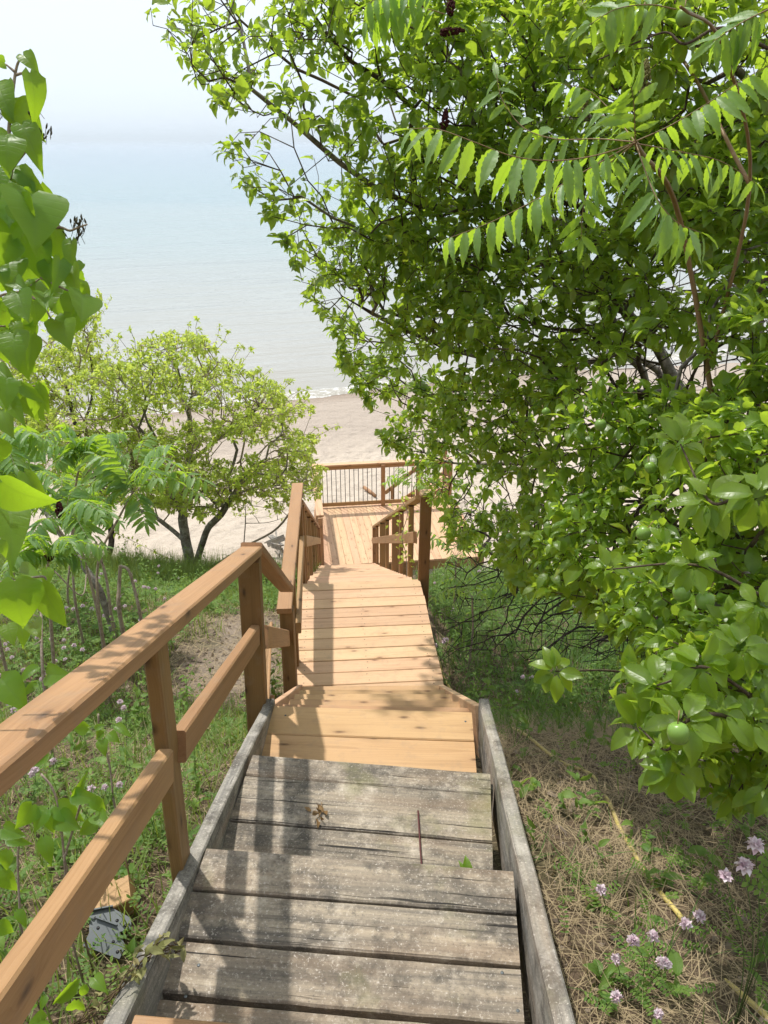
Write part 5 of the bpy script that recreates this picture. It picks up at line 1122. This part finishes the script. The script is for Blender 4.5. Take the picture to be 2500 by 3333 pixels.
# the three big heads close to the camera, lower right
qb = W(1600, 1890, 1.75); big = thing('crown_vetch', 'vetch stem with three large pale pink flower heads at the right edge', 'flower', (qb[0] + .1, qb[1], float(gZ(qb[0] + .1, qb[1]))))
ms = MB(); mf = MB(); base = np.array([qb[0] + .1, qb[1], float(gZ(qb[0] + .1, qb[1]))])
for k, (sx, sy, rad_) in enumerate(((1566, 1893, .016), (1608, 1872, .021), (1632, 1827, .020))):
    c = W(sx, sy, 1.72); rr = np.random.default_rng(90 + k); mb = MB(); n = 22; th = np.arange(n) * 2.4; ph = np.linspace(.15, 1.8, n); v = unit(cam0 - c); a = unit(np.cross(v, [0, 0, 1])); b = np.cross(a, v); ax = unit(v * .5 + b)
    e1 = unit(np.cross(ax, a)); e2 = np.cross(ax, e1); d = np.cos(th)[:, None] * np.sin(ph)[:, None] * e1 + np.sin(th)[:, None] * np.sin(ph)[:, None] * e2 + np.cos(ph)[:, None] * ax
    add_leaves(mb, 'apple', c + d * .002, d, ax + .4 * rr.normal(0, 1, (n, 3)), rad_ * rr.uniform(.85, 1.15, n), rr.uniform(0, .99, n), 1.3, rng=rr); add_leaves(mb, 'apple', c + d * .002, d, np.cross(d, rr.normal(0, 1, (n, 3))), rad_ * .8, rr.uniform(.4, .99, n), .8, rng=rr)
    mb.build('flower_head', M['petal'], big); tube(ms, spline([base, (base + c) / 2 + [.03, 0, .02], c], 6), .0013, 5)
for (sx, sy, ex, ey) in ((1700, 1960, 1615, 1905), (1690, 1935, 1640, 1880), (1700, 1890, 1650, 1850)):
    p0, p1 = W(sx, sy, 1.74), W(ex, ey, 1.72); t_ = np.linspace(.1, 1, 7)[:, None]; c = p0 * (1 - t_) + p1 * t_; d = unit(p1 - p0); v = unit(cam0 - p1); S = np.cross(d, v); tube(ms, [base, p0, p1], .001, 4)
    for sg in (-1, 1): add_leaves(mf, 'small', c, np.tile(sg * S + .35 * d, (7, 1)), np.tile(v + [0, 0, .4], (7, 1)), .019, rng.uniform(.3, .98, 7), 1.2, rng=rng)
ms.build('stem', M['stem_green'], big); mf.build('foliage', M['vetchleaf'], big)
for p_ in protos:
    for ch_ in list(p_.children): bpy.data.objects.remove(ch_)
    bpy.data.objects.remove(p_)

# ------------------------------------------------------------------ garden hose
def hose_mat():
    g = NT('yellow hose'); luv = g.attr('luv').outputs['Vector']; x = g.n('SeparateXYZ'); g.put(x.inputs[0], luv); geo = g.n('NewGeometry')
    nz = g.noise(geo.outputs['Position'], 30, 4, .6); st = g.math('GREATER_THAN', g.math('FRACT', g.math('ADD', g.math('MULTIPLY', x.outputs[1], 22.0), x.outputs[0])), .86)
    c = g.mix(g.math('MULTIPLY', nz, .5), (.62, .50, .16), (.46, .36, .12)); c = g.mix(g.math('MULTIPLY', st, .55), c, (.25, .20, .06))
    return g.done(g.bsdf(c, .5, None, .4))
def gpt(sx, sy, up=.012):
    for i in range(6000):
        q = W(sx, sy, .4 + i * .004)
        if q[2] <= gZ(q[0], q[1]) + up: return q
ho = thing('garden_hose', 'yellow garden hose lying in the straw right of the steps', 'hose', gpt(1300, 1700))
hp = [gpt(*p) for p in ((938, 1395), (950, 1430), (962, 1470), (1000, 1520), (1068, 1556), (1130, 1582), (1200, 1640), (1276, 1670), (1312, 1722), (1345, 1800), (1385, 1868), (1440, 1945), (1500, 2010), (1560, 2100), (1610, 2150), (1670, 2215), (1740, 2290))]
mb = MB(); p = spline(hp, 10); ii = np.arange(len(p)) / 10.0; dip = .035 * (np.exp(-((ii - 7.6) / .35)**2) + np.exp(-((ii - 12.6) / .8)**2) + .5 * np.exp(-((ii - 4.2) / .3)**2)); p[:, 2] = np.maximum(p[:, 2], gZ(p[:, 0], p[:, 1]) + .010) - .002 - dip + .005 * np.sin(np.arange(len(p)) * .35); tube(mb, p, .0088, 10); mb.build('tube', hose_mat(), ho)

# ------------------------------------------------------------------ odds and ends on the ground
def rotbox(mb, c, size, rz, rx=0, ry=0, ch=.003, mat=0, seed=None):
    from mathutils import Euler
    m = np.array(Euler((rx, ry, rz)).to_matrix()); board(mb, c - m[:, 0] * size[0] / 2, c + m[:, 0] * size[0] / 2, m[:, 1], size[1], size[2], mat, ch, seed=seed)
q = gpt(250, 1945, .05); t = thing('wood_block', 'short sawn wooden block lying by the metal brackets', 'block', q); mb = MB(); rotbox(mb, q, (.115, .09, .075), .35, .1, -.22, seed=4); mb.build('block', M['railwood'], t)
q = gpt(215, 1915, .05); t = thing('wood_offcut', 'pale wood offcut half hidden under the handrail', 'block', q); mb = MB(); rotbox(mb, q, (.13, .09, .038), -.7, .3, .2, seed=5); mb.build('offcut', M['treadwood'], t)
def bracket(lab, sx, sy, rz, tilt, z):
    q = gpt(sx, sy, z); t = thing('metal_bracket', lab, 'bracket', q); from mathutils import Euler
    m = np.array(Euler((tilt, .15, rz)).to_matrix()); mb = MB()
    out = [(-.06, -.035), (.06, -.035), (.06, .0), (.01, .04), (-.06, .04)]; hol = .005
    V = [q + m @ np.array([a, b, z_]) for z_ in (-.0022, .0022) for a, b in out]; n = len(out)
    mb.add(V, [tuple(range(n - 1, -1, -1)), tuple(range(n, 2 * n))] + [(i, (i+1) % n, n + (i+1) % n, n + i) for i in range(n)])
    V = [q + m @ np.array([a, b, z_]) for a, b, z_ in ((-.06, .04, 0), (.01, .04, 0), (.01, .041, .014), (-.06, .041, .014), (-.06, .044, 0), (.01, .044, 0), (.01, .045, .014), (-.06, .045, .014))]
    mb.add(V, [(0, 1, 2, 3), (7, 6, 5, 4), (3, 2, 6, 7), (0, 4, 5, 1), (1, 5, 6, 2), (4, 0, 3, 7)]); mb.build('plate', M['zinc'], t)
    for (a, b) in ((-.042, .02), (.02, .0), (-.03, -.022), (.045, -.02)):
        mb = MB(); lathe(mb, q + m @ np.array([a, b, .0024]), [(.0001, 0), (hol, 0), (hol, .0004), (.0001, .0004)], 12, m[:, 2]); mb.build('bolt_hole', M['blackmetal'], t)
bracket('grey steel bracket plate beside the wooden block', 238, 1992, .35, .25, .05)
bracket('grey steel bracket plate nearest the stair side board', 232, 2030, -.25, .35, .045)
q = gpt(585, 1440, .0) if False else P(-.86, 4.35, 3.55); t = thing('plywood_sheet', 'pale wooden sheet leaning beside the landing post', 'board', P(-.86, 4.35, 3.8)); mb = MB(); board(mb, P(-.83, 4.0, 3.62), P(-.88, 4.75, 3.30), (.25, .3, .9), .34, .018, seed=8); mb.build('sheet', M['treadwood'], t)
mb = MB(); board(mb, P(-.74, 4.06, 3.50), P(-.78, 4.28, 3.52), (0, .2, 1), .06, .03, seed=9); mb.build('batten', M['railwood'], t)
lg = W(604, 1530/1.0, 1)  # timber on the beach
def bpt(sx, sy):
    for i in range(9000):
        q = W(sx, sy, 8 + i * .005)
        if q[2] <= sand_z(q[0], q[1]) + .05: return q
a, b = bpt(786, 1056), bpt(811, 1071); t = thing('beach_log', 'dark log lying on the sand behind the deck railing', 'log', (a + b) / 2); mb = MB(); tube(mb, [a + [0, 0, .05], (a + b) / 2 + [0, 0, .03], b], [.05, .048, .045], 9, jit=.05); mb.build('log', M['railwood'], t)
rng = np.random.default_rng(91)
for k, (x0, y0, x1, y1, w_) in enumerate(((585, 1165, 608, 1190, .14), (588, 1180, 612, 1215, .12), (575, 1195, 615, 1198, .16), (598, 1178, 606, 1235, .10), (580, 1215, 618, 1208, .14), (590, 1225, 610, 1240, .12))):
    a, b = bpt(x0, y0), bpt(x1, y1); zz = .10 + .09 * k; t = thing('scrap_board', None, 'board', (a + b) / 2, 'scrap boards heaped on the sand'); tag(t, 'grey scrap board in the loose heap on the sand left of the railing')
    mb = MB(); board(mb, a + [0, 0, zz], b + [0, 0, zz + .12 * rng.uniform()], (0, 0, 1) if k % 2 else (1, .4, 0), w_, .03, seed=400 + k); mb.build('board', M['oldside'], t)
# litter on the old treads
M['dry_leaf'] = leaf_mat('dry curled leaf', (.20, .12, .05), (.36, .24, .12), (.26, .17, .09), (.3, .18, .06), tw=.15, rough=.8, spec=.15)
c = P(-.225, 1.93, 2.098); t = thing('dried_leaf', 'dry curled brown leaf on the weathered tread', 'leaf', c); mb = MB(); n = 9; an = rng.uniform(0, 6.28, n); d = np.stack([np.cos(an) * .6, np.sin(an), rng.uniform(.1, .5, n)], -1); add_leaves(mb, 'apple', c + rng.normal(0, .014, (n, 3)) * [1, 1, .2] + [0, 0, .006], d, rng.normal(0, 1, (n, 3)) + [0, 0, .6], rng.uniform(.025, .045, n), rng.uniform(0, .9, n), .8, rng=rng); mb.build('blade', M['dry_leaf'], t)
mb = MB(); tube(mb, [c + [0, -.01, .004], c + [.01, .03, .008], c + [.006, .06, .004]], .0014, 5); mb.build('stalk', M['petiole'], t)
c = P(.258, 1.66, 2.095); t = thing('green_leaf', 'fresh green leaf poking up behind the weathered tread edge', 'leaf', c); mb = MB(); add_leaves(mb, 'apple', [c, c + [.004, .004, 0], c + [-.01, 0, 0]], [(.1, .55, .8), (-.15, .4, .7), (-.5, .3, .5)], [(.2, -1, .7), (.5, -1, .6), (0, -1, .8)], [.085, .07, .05], [.9, .6, .8], [.8, .6, .5], rng=rng); mb.build('blade', M['lilac_leaf'], t)
c = P(.118, 1.64, 1.99); t = thing('red_twig', 'thin dark red stalk lying across the tread gap', 'twig', c); mb = MB(); tube(mb, spline([P(.128, 1.60, 2.08), P(.120, 1.72, 2.085), P(.118, 1.95, 2.092)], 6), .0028, 6); mb.build('stalk', plain('dark red stalk', (.10, .02, .02), .6), t)
c = P(-.585, 1.13, 1.70); t = thing('wilted_plant', 'wilted pulled weed draped over the left stair side board', 'plant', c); mb = MB(); ms = MB(); rng = np.random.default_rng(92)
pth = spline([P(-.66, .90, 1.60), P(-.615, 1.02, 1.685), P(-.575, 1.13, 1.725), P(-.535, 1.22, 1.76), P(-.50, 1.24, 1.80)], 6)
for k in range(5): tube(ms, pth + rng.normal(0, .008, (1, 3)) + rng.normal(0, .003, pth.shape), .0018, 5)
i = rng.integers(4, len(pth), 46); pp = pth[i] + rng.normal(0, .014, (46, 3)) + [0, 0, .01]; add_leaves(mb, 'apple', pp, rng.normal(0, 1, (46, 3)) * [1, 1, .5], rng.normal(0, .7, (46, 3)) + [0, 0, 1], rng.uniform(.02, .045, 46), rng.uniform(0, .98, 46), rng.uniform(.5, .9, 46), rng=rng)
mb.build('leaves', leaf_mat('wilted leaf', (.20, .21, .07), (.36, .34, .16), (.30, .26, .12), (.3, .28, .08), tw=.25, rough=.7, spec=.2), t); ms.build('stems', M['straw'], t)
# ------------------------------------------------------------------ light, sky, camera
SV = np.array([-.32, .42, 1.0]); SV = SV / np.linalg.norm(SV)
sl = bpy.data.lights.new('sun', 'SUN'); sl.energy = 2.15; sl.angle = rad(1.2); sl.color = (1.0, .955, .89)
so = bpy.data.objects.new('sun', sl); COL.objects.link(so); so.location = (-10, 10, 40)
so.rotation_euler = Vector(SV).to_track_quat('Z', 'Y').to_euler()
w = bpy.data.worlds.new('World'); SC.world = w; w.use_nodes = True; nt = w.node_tree; nt.nodes.clear()
sky = nt.nodes.new('ShaderNodeTexSky'); sky.sky_type = 'NISHITA'; sky.sun_disc = False
sky.sun_elevation = math.asin(SV[2]); sky.sun_rotation = math.atan2(SV[0], SV[1]); sky.altitude = 100; sky.air_density = 1.0; sky.dust_density = 2.0; sky.ozone_density = 1.5
hs = nt.nodes.new('ShaderNodeHueSaturation'); hs.inputs['Saturation'].default_value = .6
# thin bright overcast veil over the blue: whiter high up, cooler near the horizon, with faint cloud
tc = nt.nodes.new('ShaderNodeTexCoord'); sx = nt.nodes.new('ShaderNodeSeparateXYZ'); nt.links.new(tc.outputs['Generated'], sx.inputs[0])
rp = nt.nodes.new('ShaderNodeValToRGB'); cr = rp.color_ramp; cr.elements[0].position = 0.0; cr.elements[0].color = (.70, .80, .915, 1); cr.elements[1].position = 1.0; cr.elements[1].color = (.86, .90, .95, 1)
e = cr.elements.new(.16); e.color = (.79, .86, .94, 1)
nt.links.new(sx.outputs[2], rp.inputs[0])
nz = nt.nodes.new('ShaderNodeTexNoise'); mpv = nt.nodes.new('ShaderNodeMapping'); mpv.inputs['Scale'].default_value = (2.2, 2.2, 6.0)
nt.links.new(tc.outputs['Generated'], mpv.inputs[0]); nt.links.new(mpv.outputs[0], nz.inputs['Vector']); nz.inputs['Scale'].default_value = 1.6; nz.inputs['Detail'].default_value = 4
cm = nt.nodes.new('ShaderNodeMix'); cm.data_type = 'RGBA'; nt.links.new(nz.outputs['Fac'], cm.inputs[0]); cm.inputs[6].default_value = (.96, .965, .97, 1); cm.inputs[7].default_value = (1.05, 1.045, 1.04, 1)
vm = nt.nodes.new('ShaderNodeMix'); vm.data_type = 'RGBA'; vm.blend_type = 'MULTIPLY'; vm.inputs[0].default_value = 1.0; nt.links.new(rp.outputs[0], vm.inputs[6]); nt.links.new(cm.outputs[2], vm.inputs[7])
# hazy air scatters forward: the sky is brighter towards the sun than away from it
dp = nt.nodes.new('ShaderNodeVectorMath'); dp.operation = 'DOT_PRODUCT'; nt.links.new(tc.outputs['Generated'], dp.inputs[0]); dp.inputs[1].default_value = tuple(SV)
fm = nt.nodes.new('ShaderNodeMapRange'); nt.links.new(dp.outputs['Value'], fm.inputs[0]); fm.inputs[1].default_value = -.6; fm.inputs[2].default_value = .45; fm.inputs[3].default_value = .60; fm.inputs[4].default_value = 1.0
fs = nt.nodes.new('ShaderNodeVectorMath'); fs.operation = 'SCALE'; nt.links.new(vm.outputs[2], fs.inputs[0]); nt.links.new(fm.outputs[0], fs.inputs['Scale'])
gain = nt.nodes.new('ShaderNodeVectorMath'); gain.operation = 'SCALE'; gain.inputs['Scale'].default_value = 4.75; nt.links.new(fs.outputs[0], gain.inputs[0])
mx = nt.nodes.new('ShaderNodeMix'); mx.data_type = 'RGBA'; mx.inputs[0].default_value = .86; nt.links.new(hs.outputs[0], mx.inputs[6]); nt.links.new(gain.outputs[0], mx.inputs[7])
bg = nt.nodes.new('ShaderNodeBackground'); bg.inputs[1].default_value = .12
wo = nt.nodes.new('ShaderNodeOutputWorld')
nt.links.new(sky.outputs[0], hs.inputs['Color']); nt.links.new(mx.outputs[2], bg.inputs[0]); nt.links.new(bg.outputs[0], wo.inputs[0])
# hazy air over the lake
hb = MB(); X0, X1, Y0, Y1, Z0, Z1 = -9600, 9600, -75, 9100, -9, 36
hv = [(x, y, z) for z in (Z0, Z1) for x, y in ((X0, Y0), (X1, Y0), (X1, Y1), (X0, Y1))]
hb.add(hv, [(3, 2, 1, 0), (4, 5, 6, 7), (0, 1, 5, 4), (1, 2, 6, 5), (2, 3, 7, 6), (3, 0, 4, 7)])
hm = bpy.data.materials.new('lake haze'); hm.use_nodes = True; ht = hm.node_tree; ht.nodes.clear(); ho_ = ht.nodes.new('ShaderNodeOutputMaterial'); pv = ht.nodes.new('ShaderNodeVolumePrincipled')
pv.inputs['Color'].default_value = (.84, .93, 1.0, 1); pv.inputs['Density'].default_value = .0003; pv.inputs['Anisotropy'].default_value = .3; ht.links.new(pv.outputs[0], ho_.inputs['Volume'])
tag(hb.build('haze', hm), kind='stuff')
cam = bpy.data.cameras.new('camera'); co = bpy.data.objects.new('camera', cam); COL.objects.link(co); SC.camera = co
cam.sensor_fit = 'VERTICAL'; cam.sensor_height = 36; cam.lens = 36 * FL / 3333.0; cam.clip_start = .05; cam.clip_end = 30000
co.location = (0, 0, EYE); co.rotation_euler = (rad(90) - PITCH, 0, 0)
SC.view_settings.view_transform = 'Standard'; SC.view_settings.look = 'None'; SC.view_settings.gamma = 1; SC.view_settings.exposure = 1.05
cy = SC.cycles; cy.max_bounces = 7; cy.diffuse_bounces = 3; cy.glossy_bounces = 2; cy.transmission_bounces = 4; cy.transparent_max_bounces = 4
cy.caustics_reflective = False; cy.caustics_refractive = False; cy.sample_clamp_indirect = 6; cy.use_adaptive_sampling = True; cy.adaptive_threshold = .015
cy.use_denoising = True
try: cy.denoiser = 'OPENIMAGEDENOISE'
except Exception: pass
